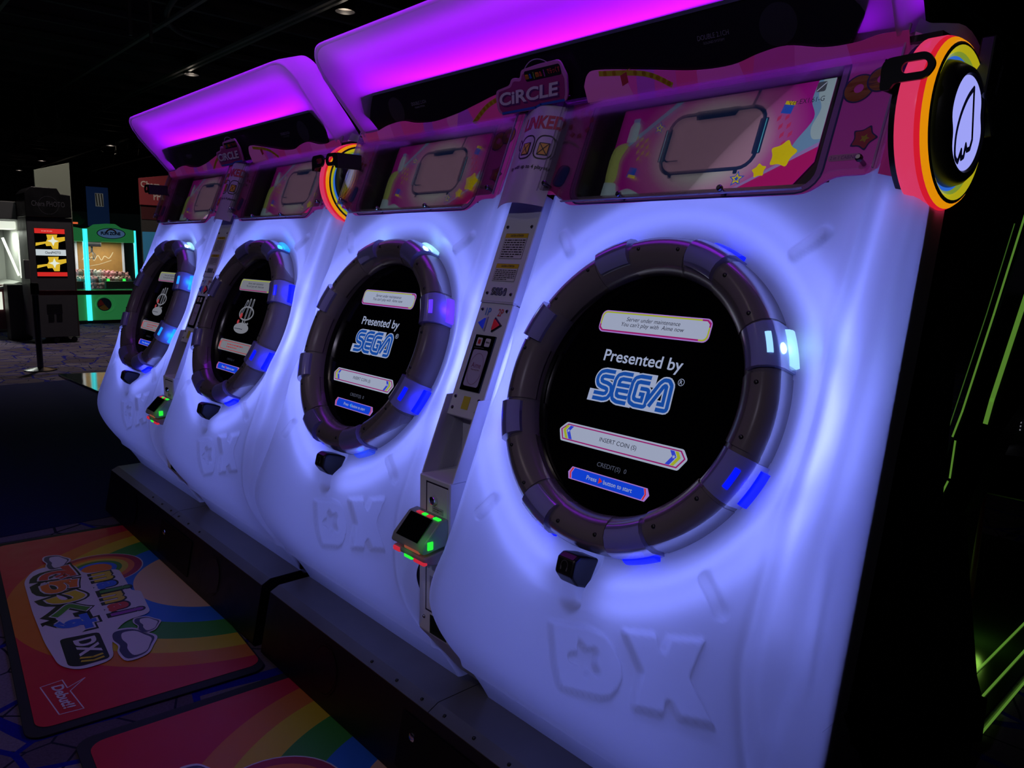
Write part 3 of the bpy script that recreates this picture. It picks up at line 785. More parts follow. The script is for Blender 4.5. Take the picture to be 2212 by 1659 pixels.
def add_disc(cab, side, lit):
    root = put('side_lamp', cached('dsk', lambda: shade(MB().lathe([(0.0, -0.012), (0.140, -0.012), (0.140, 0.0), (0.138, 0.002)], 56, axis='x').mesh('side_lamp'))), M_BLACK, cab,
               Matrix.Translation((side*0.930, 0.266, 1.653)) @ Matrix.Scale(0.9, 4, (1, 0, 0)) @ (Matrix.Identity(4) if side > 0 else Matrix.Rotation(math.pi, 4, 'Z')), label='round rainbow side lamp with a white wing emblem')
    def P(name, me, mat, label=None): return put(name, me, mat, root, label=label)
    P('lamp_band', disc_lathe([(0.143, 0.0), (0.147, 0.004), (0.147, 0.032), (0.146, 0.036)], 'd1'), glow('lamp_pink', (206, 52, 92), 1.0), 'glowing pink band')
    P('lamp_band', disc_lathe([(0.146, 0.036), (0.1425, 0.045)], 'd2'), glow('lamp_red', (205, 24, 44), 1.0), 'glowing red band')
    P('lamp_band', disc_lathe([(0.1425, 0.045), (0.1365, 0.054), (0.134, 0.0555)], 'd3'), glow('lamp_orange', (222, 138, 6), 1.0), 'glowing orange band')
    P('lamp_rim', disc_lathe([(0.134, 0.055), (0.131, 0.058), (0.128, 0.0575)], 'd4'), M_BLACK)
    P('lamp_band', disc_lathe([(0.128, 0.0575), (0.1215, 0.054), (0.118, 0.050)], 'd5'), glow('lamp_yellow', (170, 160, 20), 1.0), 'glowing yellow band')
    P('lamp_band', disc_lathe([(0.118, 0.050), (0.112, 0.044)], 'd6'), glow('lamp_lime', (118, 138, 44), 1.0), 'glowing lime band')
    P('lamp_band', disc_lathe([(0.112, 0.044), (0.104, 0.040), (0.09, 0.040)], 'd7'), glow('lamp_blue', (40, 96, 200), 1.0), 'glowing blue band')
    # black bezel ring, thicker at four lugs
    def bez():
        mb = MB(); n = 72
        vs = []; fs = []
        for i in range(n):
            a = 2*math.pi*i/n
            lug = max(0, math.cos(2*a-0.6))**6
            ro = 0.103+0.012*max(0, math.cos(a-2.3))**8+0.010*max(0, math.cos(a+0.9))**8; ri = 0.078-0.010*lug
            for r, h in ((ro, 0.040), (ro-0.005, 0.058), ((ro+ri)/2, 0.072), (ri+0.004, 0.074), (ri, 0.068)):
                vs.append((h, r*math.cos(a), r*math.sin(a)))
        for i in range(n):
            j = (i+1) % n
            for t in range(4): fs.append((i*5+t, j*5+t, j*5+t+1, i*5+t+1))
        return shade(mb.add(vs, fs).mesh('bezel'), 60)
    P('lamp_bezel', cached('bez', bez), M_BLACK)
    P('emblem_disc', disc_lathe([(0.0, 0.0700), (0.080, 0.0690)], 'd8'), glow('emblem_white', (158, 162, 246), 1.0), 'glowing white centre')
    wing = catmull([(-0.012, 0.052), (0.010, 0.035), (0.030, 0.008), (0.040, -0.022), (0.036, -0.050), (0.022, -0.058)], 4)+[(0.022, -0.058), (0.012, -0.040), (0.010, -0.052), (0.000, -0.048), (-0.004, -0.030), (-0.010, -0.038), (-0.022, -0.034), (-0.028, -0.020)]
    def wm():
        me = MB().stroke(wing, 0.0075, 0.0, closed=True).mesh('wing')
        for v in me.vertices: v.co = (0.0712, -v.co.x*1.15, v.co.y*1.15)
        return me
    P('emblem_wing', cached('wing', wm), ink('emblem_ink', (40, 40, 84)))
    # black arm with a name plate that holds the lamp
    P('lamp_arm', cached('arm', lambda: bevel(MB().prism([(0.055, 0.055), (0.075, 0.16), (0.135, 0.15), (0.150, 0.02), (0.120, -0.01), (0.09, 0.03)], 0.050, 0.078, 'x'), 0.004)), M_BLACK)
    def plate():
        me = text('maimai', 0.0, 0.0, 0.055, 0.014, 0.0, bold=0.02)
        Mx = Matrix(((0, 0, 1, 0.0790), (math.sin(R(22))*-1, math.cos(R(22))*0+math.cos(R(22)), 0, 0.113), (-math.cos(R(22)), -math.sin(R(22)), 0, 0.088), (0, 0, 0, 1)))
        me.transform(Mx); return me
    P('name_plate', cached('nm', plate), ink('plate_grey', (96, 96, 110)))
    return root

def hood_grid(nx=40, nz=22):
    pm = catmull([(0.262, 1.808), (0.240, 1.868), (0.200, 1.928), (0.150, 1.978), (0.092, 2.018), (0.022, 2.050)], 8)
    ps = catmull([(0.226, 1.808), (0.180, 1.862), (0.128, 1.920), (0.084, 1.970), (0.048, 2.014), (0.022, 2.050)], 8)
    k = len(pm)-1
    G = []
    L = 0.31; rc = 0.11
    for i in range(nz+1):
        q = 1-(1-i/nz)**1.6
        f = q*k; a = min(k-1, int(f)); t = f-a
        m_ = [pm[a][j]*(1-t)+pm[a+1][j]*t for j in (0, 1)]; s_ = [ps[a][j]*(1-t)+ps[a+1][j]*t for j in (0, 1)]
        w = 0.876+0.018*q**0.8
        d = max(0.0, q*L-(L-rc))
        hw = w-rc+math.sqrt(max(0.0, rc*rc-d*d)) if d > 0 else w
        row = []
        for j in range(nx+1):
            u = -1+2*j/nx; u = math.copysign(abs(u)**0.85, u)
            b = abs(u)**6
            row.append((u*hw, m_[0]*(1-b)+s_[0]*b, m_[1]*(1-b)+s_[1]*b))
        G.append(row)
    return G

def hood_parts():
    G = hood_grid(); nz = len(G)-1; nx = len(G[0])-1
    v = [p for r in G for p in r]; W_ = nx+1
    f = [(i*W_+j, i*W_+j+1, (i+1)*W_+j+1, (i+1)*W_+j) for i in range(nz) for j in range(nx)]
    front = MB().add(v, f).mesh('hood', True)
    bd = [G[i][0] for i in range(nz+1)]+[G[nz][j] for j in range(1, nx+1)]+[G[i][nx] for i in range(nz-1, -1, -1)]
    n = len(bd); cz = 1.93
    def off(p, o, back):
        x, y, z = p
        s = o if abs(x) > 0.8 else 0
        return (x+math.copysign(s, x), y+back, z+(o if z > 1.985 else 0)+back*0.28)
    rows = [[(p[0], p[1]-0.002, p[2]) for p in bd], [off(p, 0.006, -0.010) for p in bd], [off(p, 0.013, -0.006) for p in bd], [off(p, 0.016, 0.01) for p in bd]]
    back = []
    for p in bd:
        x, y, z = off(p, 0.016, 0.0)
        yb = y+0.085
        back.append((x, yb, z+0.028))
    rows.append([tuple(0.5*(Vector(a)+Vector(b))) for a, b in zip(rows[-1], back)]); rows.append(back)
    v = [p for r in rows for p in r]
    f = [(i*n+j, i*n+j+1, (i+1)*n+j+1, (i+1)*n+j) for i in range(len(rows)-1) for j in range(n-1)]
    rim = MB().add(v, f).mesh('hood_rim', True)
    far = [(p[0]*0.985, 0.40, p[2]-0.005) for p in back]
    low = [(back[0][0], 0.232, 1.800), (far[0][0], 0.40, 1.800), (far[-1][0], 0.40, 1.800), (back[-1][0], 0.232, 1.800)]
    bk = MB().add(back+far+low, [(j, j+1, n+j+1, n+j) for j in range(n-1)]+[tuple(range(n, 2*n))+(2*n+2, 2*n+1), (0, n, 2*n+1, 2*n), (n-1, 2*n+3, 2*n+2, 2*n-1)]).mesh('hood_back')
    return front, rim, bk

LOGO_FONT = None
def add_column(cab):
    MC = Matrix.Translation((0, 0, H0)) @ ROTS
    hw = 0.0640
    col = put('coin_column', cached('col0', lambda: bevel(MB().box(-hw, hw, -0.142, 0.165, -0.05, -0.010), 0.002, 1)), M_WHITEMETAL, cab, MC, label='white metal column with labels, start buttons and card reader')
    def P(name, key, fn, mat, M=None, label=None): return put(name, cached(key, fn), mat, col, M, label=label)
    P('cover_plate', 'col1', lambda: bevel(MB().box(-hw, hw, 0.168, 0.46, -0.05, -0.007), 0.002, 1), M_WHITEMETAL)
    z = -0.0062
    I_LAB = ink('label_white', (196, 192, 204)); I_YL = ink('label_yellow', (206, 170, 30)); I_TX = ink('label_text', (34, 30, 44))
    for k, (v0, v1, rows) in enumerate(((0.286, 0.356, 8), (0.224, 0.272, 6))):
        P('caution_label', 'l0%d' % k, lambda v0=v0, v1=v1: shape([rrect(0.0, (v0+v1)/2, 0.086, v1-v0, 0.001)], z), I_LAB)
        P('caution_frame', 'l1%d' % k, lambda v0=v0, v1=v1: shape([rrect(0.0, (v0+v1)/2, 0.086, v1-v0, 0.001), rrect(0.0, (v0+v1)/2, 0.0846, v1-v0-0.0014, 0.001)], z+0.0003), I_TX)
        P('caution_heading', 'l2%d' % k, lambda v1=v1: shape([rrect(0.0, v1-0.0065, 0.086, 0.012, 0.0005)], z+0.0004), I_YL)
        P('caution_heading_text', 'l3%d' % k, lambda v1=v1: text('CAUTION / ATTENTION', 0.002, v1-0.0065, 0.050, 0.006, z+0.0007, bold=0.02), I_TX)
        P('caution_text', 'l4%d' % k, lambda v0=v0, v1=v1, rows=rows: dashes(0.0, (v0+v1-0.013)/2, 0.078, v1-v0-0.018, rows, z+0.0005, rows), I_TX)
    P('maker_mark', 'l5', lambda: sega(0.058, -0.003, 0.196, 0.021, 'blue', z), ink('mark_navy', (40, 44, 120)))
    P('maker_mark', 'l6', lambda: sega(0.058, -0.003, 0.196, 0.021, 'line', z+0.0004), I_LAB)
    P('seam', 'l7', lambda: MB().box(-hw, hw, 0.1650, 0.1685, -0.02, -0.0075).mesh('s'), ink('seam_light', (190, 186, 205)))
    zb = -0.0092
    P('player_mark', 'l8', lambda: text('1P', -0.022, 0.141, 0.020, 0.020, zb, bold=0.02), ink('mark_blue', (70, 120, 200)))
    P('player_mark', 'l9', lambda: text('2P', 0.026, 0.141, 0.020, 0.020, zb, bold=0.02), ink('mark_red', (190, 70, 84)))
    P('start_button_frame', 'm0', lambda: bevel(MB().prism([(-0.046, 0.107), (-0.014, 0.128), (-0.014, 0.086)], -0.012, -0.005), 0.0015, 1), ink('bezel_light', (170, 165, 190)))
    P('start_button', 'm1', lambda: bevel(MB().prism([(-0.041, 0.107), (-0.018, 0.122), (-0.018, 0.092)], -0.01, 0.0), 0.002, 2), pbr('blue_button', (0.01, 0.02, 0.35), 0.2, emit=(0.005, 0.01, 0.20, 1), es=0.8), label='blue triangular start button')
    P('start_button_frame', 'm2', lambda: bevel(MB().prism([(0.046, 0.107), (0.014, 0.086), (0.014, 0.128)], -0.012, -0.005), 0.0015, 1), M_BLACK)
    P('start_button', 'm3', lambda: bevel(MB().prism([(0.041, 0.107), (0.018, 0.092), (0.018, 0.122)], -0.01, 0.0), 0.002, 2), pbr('red_button', (0.30, 0.01, 0.02), 0.2, emit=(0.10, 0.004, 0.01, 1), es=0.8), label='red triangular start button')
    P('card_reader', 'm4', lambda: bevel(MB().box(-0.040, 0.040, -0.073, 0.077, -0.014, -0.006), 0.002, 2), M_GLASS, label='black card reader plate with a white touch field')
    zr = -0.0056
    P('reader_field', 'm5', lambda: shape([rrect(0.0, -0.012, 0.058, 0.098, 0.007)], zr), ink('reader_lilac', (170, 160, 196)))
    P('reader_circle', 'm6', lambda: shape([circle(0.0, -0.014, 0.0275, 32, 0.042), circle(0.0, -0.014, 0.0265, 32, 0.041)], zr+0.0003), ink('reader_ink', (120, 40, 90)))
    P('reader_text', 'm7', lambda: text('Aime', 0.0, -0.004, 0.036, 0.014, zr+0.0003), ink('reader_ink', (120, 40, 90)))
    P('reader_text', 'm8', lambda: text('Please touch here', 0.0, -0.016, 0.032, 0.004, zr+0.0003), ink('reader_ink', (120, 40, 90)))
    P('reader_text', 'm9', lambda: dashes(0.0, 0.042, 0.060, 0.003, 1, zr, 6), ink('reader_grey', (120, 116, 130)))
    for k, s in enumerate((-1, 1)):
        P('reader_icon', 'n0%d' % s, lambda s=s: shape([rrect(s*0.016, 0.058, 0.020, 0.022, 0.003)], zr), I_LAB)
    P('reader_icon_mark', 'n1a', lambda: shape([rrect(-0.016, 0.058, 0.010, 0.012, 0.001)], zr+0.0003), ink('icon_red', (190, 50, 60)))
    P('reader_icon_mark', 'n1b', lambda: text('Aime', 0.016, 0.059, 0.014, 0.006, zr+0.0003, bold=0.02), I_TX)
    P('sticker', 'n2', lambda: shape([rrect(0.0, -0.104, 0.027, 0.034, 0.001)], zb), ink('sticker_yellow', (196, 178, 60)), label='yellow square sticker')
    for k, (x, y) in enumerate(((-0.046, 0.374), (0.046, 0.374), (-0.046, 0.19), (0.046, 0.19), (-0.048, 0.146), (0.048, 0.146), (-0.047, -0.092), (0.047, -0.092), (-0.047, -0.122), (0.047, -0.122))):
        P('screw', 'screw2', lambda: shade(MB().lathe([(0.0, 0.003), (0.003, 0.003), (0.0045, 0.0018), (0.0052, 0.0), (0.0052, -0.004)], 10).mesh('screw')), M_SCREW, Matrix.Translation((x, y, -0.0068 if y > 0.168 else -0.0098)))
    # lower part: recess, shelf and coin box in upright coordinates
    box = put('coin_box', cached('cb0', lambda: bevel(MB().prism([(-0.125, 0.858), (-0.125, 0.438), (0.02, 0.262), (0.10, 0.262), (0.10, 0.858)], -hw, hw, 'x'), 0.003, 1)), M_WHITEMETAL, cab, label='white coin box with a lock, stickers and a payment terminal')
    def Q(name, key, fn, mat, M=None, label=None): return put(name, cached(key, fn), mat, box, M, label=label)
    Q('recess_wall', 'cb1', lambda: MB().box(-hw, hw, 0.010, 0.018, 0.858, 1.03).mesh('w'), M_WHITEMETAL)
    Q('side_plate', 'cb2', lambda: MB().prism([(-0.118, 0.858), (-0.040, 1.055), (0.02, 1.055), (0.02, 0.858)], -hw-0.001, -hw+0.003, 'x').mesh('w'), M_WHITEMETAL)
    Q('side_plate', 'cb2b', lambda: MB().prism([(-0.118, 0.858), (-0.040, 1.055), (0.02, 1.055), (0.02, 0.858)], hw-0.003, hw+0.001, 'x').mesh('w'), M_WHITEMETAL)
    Q('support_strip', 'cb3', lambda: MB().add([(-0.022, 0.008, 1.03), (-0.004, 0.008, 1.03), (0.052, 0.008, 0.860), (0.034, 0.008, 0.860)], [(0, 1, 2, 3)]).mesh('w'), ink('strip_white', (200, 196, 210)))
    Q('coin_door', 'cb4', lambda: bevel(MB().box(-0.030, 0.056, -0.1265, -0.12, 0.502, 0.842), 0.0015, 1), M_WHITEMETAL)
    Q('door_gap', 'cb5', lambda: MB().box(-0.034, -0.030, -0.1256, -0.12, 0.498, 0.846).box(-0.034, 0.057, -0.1256, -0.12, 0.842, 0.846).box(-0.034, 0.057, -0.1256, -0.12, 0.498, 0.502).mesh('g'), ink('gap_dark', (40, 36, 60)))
    Q('lock', 'cb6', lambda: shade(MB().lathe([(0.0, 0.012), (0.006, 0.012), (0.0105, 0.010), (0.012, 0.004), (0.012, 0.0)], 18).mesh('lock')), M_CHROME, Matrix.Translation((0.004, -0.1265, 0.803)) @ Matrix.Rotation(R(90), 4, 'X'), 'chrome key lock')
    Q('small_label', 'cb7', lambda: MB().box(-0.006, 0.040, -0.1272, -0.1262, 0.770, 0.786).mesh('l'), ink('label_lilac', (150, 146, 176)))
    def lt(s, x, zz_, w, h, y=-0.1276, **k):
        me = text(s, 0, 0, w, h, 0, **k); me.transform(Matrix.Translation((x, y, zz_)) @ Matrix.Rotation(R(90), 4, 'X')); return me
    def up(me, x, zz_):
        me.transform(Matrix.Translation((x, -0.1276, zz_)) @ Matrix.Rotation(R(90), 4, 'X')); return me
    Q('small_label_text', 'cb8', lambda: up(dashes(0, 0, 0.034, 0.010, 2, 0, 7), 0.017, 0.778), I_TX)
    Q('small_label', 'cb9', lambda: MB().box(-0.014, 0.050, -0.1272, -0.1262, 0.556, 0.598).mesh('l'), ink('label_lilac', (150, 146, 176)))
    Q('small_label_text', 'cb10', lambda: up(dashes(0, 0, 0.030, 0.014, 2, 0, 8), 0.030, 0.580), I_TX)
    Q('age_sign', 'cb11', lambda: MB().box(-0.012, 0.057, -0.1272, -0.1262, 0.452, 0.492).box(-0.012, 0.057, -0.1272, -0.1262, 0.442, 0.492).mesh('l'), ink('sign_green', (10, 44, 34)), label='dark green age sign')
    Q('age_sign_text', 'cb12', lambda: lt('SUITABLE\nFOR\nALL AGES', 0.022, 0.467, 0.052, 0.040), ink('sign_ink', (8, 24, 26)))
    Q('screw', 'screw3', lambda: CACHE['screw2'], M_SCREW, Matrix.Translation((-0.040, -0.1252, 0.476)) @ Matrix.Rotation(R(90), 4, 'X'))
    # payment terminal clipped to the coin box
    MT = translucent('terminal_plastic', (0.42, 0.42, 0.46), 0.45, 0.25, 0.12) if 'terminal_plastic' not in MATS else MATS['terminal_plastic']
    Q('terminal_body', 'tm0', lambda: bevel(MB().prism([(-0.122, 0.768), (-0.148, 0.764), (-0.196, 0.716), (-0.204, 0.696), (-0.196, 0.690), (-0.122, 0.700)], -0.078, 0.058, 'x'), 0.009, 3), MT, label='payment terminal with a black display and coloured lights')
    Q('terminal_base', 'tm1', lambda: bevel(MB().prism([(-0.122, 0.692), (-0.196, 0.682), (-0.198, 0.672), (-0.180, 0.660), (-0.122, 0.650)], -0.078, 0.058, 'x'), 0.006, 3), MT)
    def tscr():
        a = Vector((0, -0.1525, 0.7640)); b = Vector((0, -0.1985, 0.7140)); nn = Vector((0, -0.72, 0.69))*0.0015
        return MB().add([(-0.060, *(a+nn)[1:]), (0.032, *(a+nn)[1:]), (0.032, *(b+nn)[1:]), (-0.060, *(b+nn)[1:])], [(0, 1, 2, 3)]).mesh('s')
    Q('terminal_screen', 'tm2', tscr, M_GLASS)
    T_R = glow('terminal_red', (196, 40, 60), 0.9); T_G = glow('terminal_green', (40, 235, 60), 1.1); T_O = glow('terminal_orange', (150, 76, 56), 0.8)
    for k, (mt, x0, x1, y0, y1, z0, z1) in enumerate(((T_R, -0.075, -0.045, -0.1995, -0.190, 0.668, 0.680), (T_G, -0.030, 0.004, -0.197, -0.186, 0.662, 0.672), (T_R, 0.012, 0.058, -0.198, -0.186, 0.662, 0.672),
            (T_O, -0.02, 0.045, -0.203, -0.195, 0.690, 0.700), (T_G, 0.036, 0.0605, -0.188, -0.170, 0.700, 0.722), (T_G, 0.026, 0.050, -0.150, -0.138, 0.7640, 0.7690), (T_R, 0.000, 0.018, -0.150, -0.138, 0.7640, 0.7685), (T_R, -0.044, -0.022, -0.150, -0.138, 0.7640, 0.7685), (T_G, -0.020, -0.004, -0.150, -0.138, 0.7640, 0.7685))):
        Q('terminal_light', 'tl%d' % k, lambda x0=x0, x1=x1, y0=y0, y1=y1, z0=z0, z1=z1: bevel(MB().box(x0, x1, y0, y1, z0, z1), 0.003, 2), mt)
    return col

def add_poster(cab):
    """curved white card over the top of the column"""
    MC = Matrix.Translation((0, 0, H0)) @ ROTS
    n = 14; hw = 0.088; f = lambda t: 0.012+0.034*math.cos(t*math.pi/2*0.98)
    prof = [(hw*t, f(t)) for t in [-1+2*i/n for i in range(n+1)]]
    def sheet():
        v = [(x, y, z) for y in (0.418, 0.736) for x, z in prof]
        fs = [(i, i+1, n+2+i, n+1+i) for i in range(n)]
        return MB().add(v, fs).mesh('poster', True)
    po = put('poster_card', cached('po', sheet), pbr('poster_white', srgb(176, 160, 190), 0.35), cab, MC, label='curved white card with red lettering and two linked machines')
    def wrap(me, dz=0.0008):
        bm = bmesh.new(); bm.from_mesh(me)
        bmesh.ops.subdivide_edges(bm, edges=[e for e in bm.edges if e.calc_length() > 0.012], cuts=2)
        for v in bm.verts:
            t = max(-1, min(1, v.co.x/hw)); v.co.z = f(t)+dz
        bm.to_mesh(me); bm.free(); return me
    def P(name, key, fn, mat): return put(name, cached(key, lambda: wrap(fn())), mat, po)
    P('poster_heading', 'po1', lambda: text('LINKED', 0.018, 0.640, 0.128, 0.036, 0, bold=0.035), ink('poster_red', (170, 40, 60)))
    for k, x in enumerate((-0.008, 0.047)):
        P('machine_outline', 'po2%d' % k, lambda x=x: shape([rrect(x, 0.572, 0.052, 0.066, 0.020), rrect(x, 0.572, 0.045, 0.059, 0.017)], 0), I_BLACK)
        P('machine_window', 'po3%d' % k, lambda x=x: shape([rrect(x, 0.567, 0.029, 0.034, 0.002)], 0), I_BLACK)
        put('machine_card', cached('po4%d' % k, lambda x=x: wrap(shape([rrect(x, 0.567, 0.024, 0.029, 0.001)], 0), 0.0014)), ink('poster_yellow', (205, 160, 50)), po)
        put('machine_cross', cached('po5%d' % k, lambda x=x: wrap(MB().stroke([(x-0.012, 0.5525), (x+0.012, 0.5815)], 0.0022).stroke([(x-0.012, 0.5815), (x+0.012, 0.5525)], 0.0022).mesh('x'), 0.002)), I_BLACK, po)
    P('machine_arm', 'po6', lambda: MB().stroke(catmull([(-0.033, 0.565), (-0.044, 0.574), (-0.050, 0.590), (-0.046, 0.598), (-0.038, 0.592), (-0.032, 0.582)], 4), 0.0034).mesh('a'), I_BLACK)
    P('poster_text', 'po7', lambda: text('Play with up to 4 players', 0.010, 0.516, 0.135, 0.014, 0, bold=0.015), I_BLACK)
    return po

SCREW2 = lambda: shade(MB().lathe([(0.0, 0.003), (0.003, 0.003), (0.0045, 0.0018), (0.0052, 0.0), (0.0052, -0.004)], 10).mesh('screw'))
def make_cabinet(x0, kind, label, leds, near):
    cab = thing('rhythm_game_cabinet', label, 'arcade machine', (x0, 0, 0), group='twin rhythm game cabinets in a row')
    # --- black case
    side = [(0.245, 1.80), (0.222, 1.5), (0.024, 0.547), (-0.02, 0.42), (0.01, 0.25), (1.05, 0.25), (1.05, 0.12), (0.66, 0.86), (0.50, 0.92), (0.45, 1.80)]
    for s in (-1, 1):
        a, b = sorted((s*0.940, s*0.954))
        sd = put('side_panel', cached('sp%d' % s, lambda a=a, b=b: MB().prism(side, a, b, 'x').mesh('side_panel')), M_CASE, cab, label='black side panel')
        a, b = sorted((s*0.936, s*0.9605))
        put('edge_trim', cached('et%d' % s, lambda a=a, b=b: MB().prism([(0.226, 1.52), (0.028, 0.55), (-0.016, 0.42), (0.010, 0.42), (0.052, 0.545), (0.252, 1.52)], a, b, 'x').mesh('edge_trim')), M_TRIM, sd)
        a, b = sorted((s*0.062, s*0.070))
        put('inner_panel', cached('ip%d' % s, lambda a=a, b=b: MB().prism([(0.34, 1.80), (0.17, 1.42), (0.02, 1.0), (0.02, 0.5), (0.10, 0.25), (0.45, 0.25), (0.45, 1.80)], a, b, 'x').mesh('inner_panel')), M_CASE, cab)
    put('back_panel', cached('bp', lambda: MB().box(-0.94, 0.94, 0.43, 0.445, 0.25, 1.80).mesh('b')), M_INSIDE, cab)
    put('top_plate', cached('tp', lambda: MB().box(-0.95, 0.95, 0.235, 0.45, 1.795, 1.806).mesh('b')), M_BLACK, cab)
    # --- plinth
    pl = put('plinth', cached('pl', lambda: MB().prism([(-0.180, 0.012), (-0.138, 0.226), (-0.105, 0.240), (1.0, 0.240), (1.0, 0.012)], -0.945, 0.945, 'x').mesh('plinth')), M_PLINTH, cab, label='black metal plinth')
    for k, (a, b) in enumerate(((-0.944, -0.0015), (0.0015, 0.944))):
        put('top_tread', cached('tt%d' % k, lambda a=a, b=b: MB().prism([(-0.1385, 0.2265), (-0.106, 0.2425), (0.20, 0.2425), (0.20, 0.2405), (-0.105, 0.2403), (-0.1385, 0.2240)], a, b, 'x').mesh('tread')), M_PLTOP, pl)
    for k, x in enumerate((-0.30, -0.17, -0.05, 0.05, 0.17, 0.30)):
        put('tread_screw', cached('screw2', SCREW2), M_DARKSCREW, pl, Matrix.Translation((x, -0.122, 0.235)) @ Matrix.Rotation(R(-26), 4, 'X'))
    put('plinth_lock', cached('lk', lambda: shade(MB().lathe([(0.0, 0.012), (0.007, 0.012), (0.012, 0.009), (0.013, 0.0)], 18).mesh('lock'))), M_CHROME, pl, Matrix.Translation((-0.045, -0.152, 0.140)) @ Matrix.Rotation(R(90), 4, 'X'), label='small chrome lock')
    put('service_door', cached('svd', lambda: MB().prism([(-0.178, 0.04), (-0.150, 0.19), (-0.148, 0.19), (-0.176, 0.04)], -0.10, 0.28, 'x').mesh('d')), M_CASE, pl)
    for s in (-1, 1):
        put('speaker_grille', cached('grl', lambda: MB().lathe([(0.0, 0.0), (0.07, 0.0)], 28).lathe([(0.074, 0.002), (0.078, 0.002)], 28).mesh('g')), M_BLACK, pl, Matrix.Translation((s*0.52, -0.161, 0.125)) @ Matrix.Rotation(R(90-11), 4, 'X'))
    # --- stations
    for i, s in enumerate((-1, 1)):
        M = Matrix.Translation((s*D1/2, 0, H0)) @ ROTS
        sk = put('front_panel', cached('skin%d' % s, lambda s=s: skin_mesh(s)), M_SKIN, cab, M, label='glowing white moulded front with sunk letters')
        # LEDs behind the front
        def strips():
            pts = [(0.414*math.cos(R(a)), 0.414*math.sin(R(a)), -0.036) for a in np.linspace(-80, 260, 41)]
            return MB().tube(pts, 0.006, 6).mesh('led_strip')
        put('led_strip', cached('ls', strips), M_LEDSTRIP, sk)
        put('led_strip', cached('ls2', lambda: MB().tube([(0.392, 0.44, -0.044), (0.392, -0.20, -0.044), (0.396, -0.36, -0.070)], 0.006, 6).tube([(-0.392, 0.44, -0.044), (-0.392, -0.20, -0.044), (-0.396, -0.36, -0.070)], 0.006, 6).mesh('led_strip')), M_LEDSIDE, sk)
        lamp('panel_light', 'AREA', M @ Vector((0, -0.08, -0.26)), 4.0*SKIN_W, SKIN_RGB, (0.80, 1.00), (TH+math.pi, 0, 0), cab)
        lamp('panel_light', 'AREA', M @ Vector((0, -0.46, -0.34)), 2.0*SKIN_W, SKIN_RGB, (0.80, 0.34), (TH+math.pi+R(25), 0, 0), cab)
        add_ring(cab, M, leds[i])
        add_screen(cab, M, kind, 'blue' if s < 0 else 'red')
        # headphone box
        hb = put('headphone_box', cached('hb', lambda: bevel(MB().prism([(-0.345, 0.0), (-0.348, 0.032), (-0.360, 0.044), (-0.392, 0.040), (-0.408, 0.014), (-0.408, -0.02), (-0.345, -0.03)], -0.025, 0.025, 'x'), 0.006, 3)), M_BLACK, cab, M, label='black headphone jack box')
        put('jack_label', cached('hb1', lambda: MB().add([(-0.018, -0.3495, 0.0345), (0.018, -0.3495, 0.0345), (0.018, -0.3585, 0.0435), (-0.018, -0.3585, 0.0435)], [(0, 1, 2, 3)]).mesh('l')), ink('jack_purple', (110, 40, 120)), hb)
        def phones():
            me = MB().stroke([(0.009*math.cos(R(a)), -0.374+0.010*math.sin(R(a))) for a in range(-20, 201, 20)], 0.0016).stroke([(-0.0085, -0.377), (-0.0075, -0.384)], 0.0034).stroke([(0.0085, -0.377), (0.0075, -0.384)], 0.0034).mesh('h')
            for v in me.vertices: v.co.z = 0.0452+(v.co.y+0.360)*0.125
            return me
        put('headphone_mark', cached('hb2', phones), ink('mark_grey', (88, 86, 96)), hb)
        add_subpanel(cab, M, s < 0)
        # pink flank beside the marquee
    for s in (-1, 1):
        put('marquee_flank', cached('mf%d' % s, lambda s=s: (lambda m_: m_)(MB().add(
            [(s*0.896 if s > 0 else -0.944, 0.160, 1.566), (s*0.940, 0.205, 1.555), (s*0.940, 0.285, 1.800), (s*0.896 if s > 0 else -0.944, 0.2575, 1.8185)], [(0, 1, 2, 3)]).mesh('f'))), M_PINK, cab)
        if s > 0: add_disc(cab, s, near)
        # loop-shaped hook
        def hook(s=s):
            me = shape([roundpoly([(-0.010, -0.030), (-0.010, 0.020), (0.062, 0.022), (0.076, 0.0), (0.062, -0.020), (0.012, -0.020), (0.006, -0.030)], 0.018, 5), rrect(0.042, 0.001, 0.040, 0.018, 0.009)], 0, 0.006)
            me.transform(Matrix(((s, 0, 0.0, 0), (0.0, 0, -1, 0), (0, 1, 0, 0), (0, 0, 0, 1)))); return me
        hk = put('bag_hook', cached('hk%d' % s, hook), M_BLACK, cab, Matrix.Translation((s*0.918 if s > 0 else -0.880, 0.108, 1.722)), label='black loop hook')
        put('hook_plate', cached('hkp%d' % s, lambda s=s: bevel(MB().box(-0.006 if s > 0 else 0.002, -0.002 if s > 0 else 0.006, -0.002, 0.092, -0.030, 0.020), 0.001, 1)), M_BLACK, hk)
    add_column(cab)
    add_poster(cab)
    # --- speaker bar
    eb = Vector((0, -0.417, 0.909)).normalized(); nb = Vector((1, 0, 0)).cross(eb)
    MBar = Matrix(((1, 0, 0, 0), (0, eb.y, nb.y, 0.219), (0, eb.z, nb.z, 1.824), (0, 0, 0, 1)))
    bar = put('speaker_bar', cached('bar', lambda: bevel(MB().prism([(-0.785, -0.030), (0.785, -0.030), (0.840, 0.050), (0.818, 0.106), (-0.818, 0.106), (-0.840, 0.050)], -0.022, 0.0), 0.003, 2)), pbr('speaker_black', (0.005, 0.005, 0.008), 0.3), cab, MBar, label='black speaker bar under the hood')
    put('bar_trim', cached('bart', lambda: MB().prism([(-0.814, 0.104), (0.814, 0.104), (0.818, 0.112), (-0.818, 0.112)], -0.024, 0.002).mesh('t')), pbr('bar_trim_dark', (0.10, 0.10, 0.16), 0.4), bar)
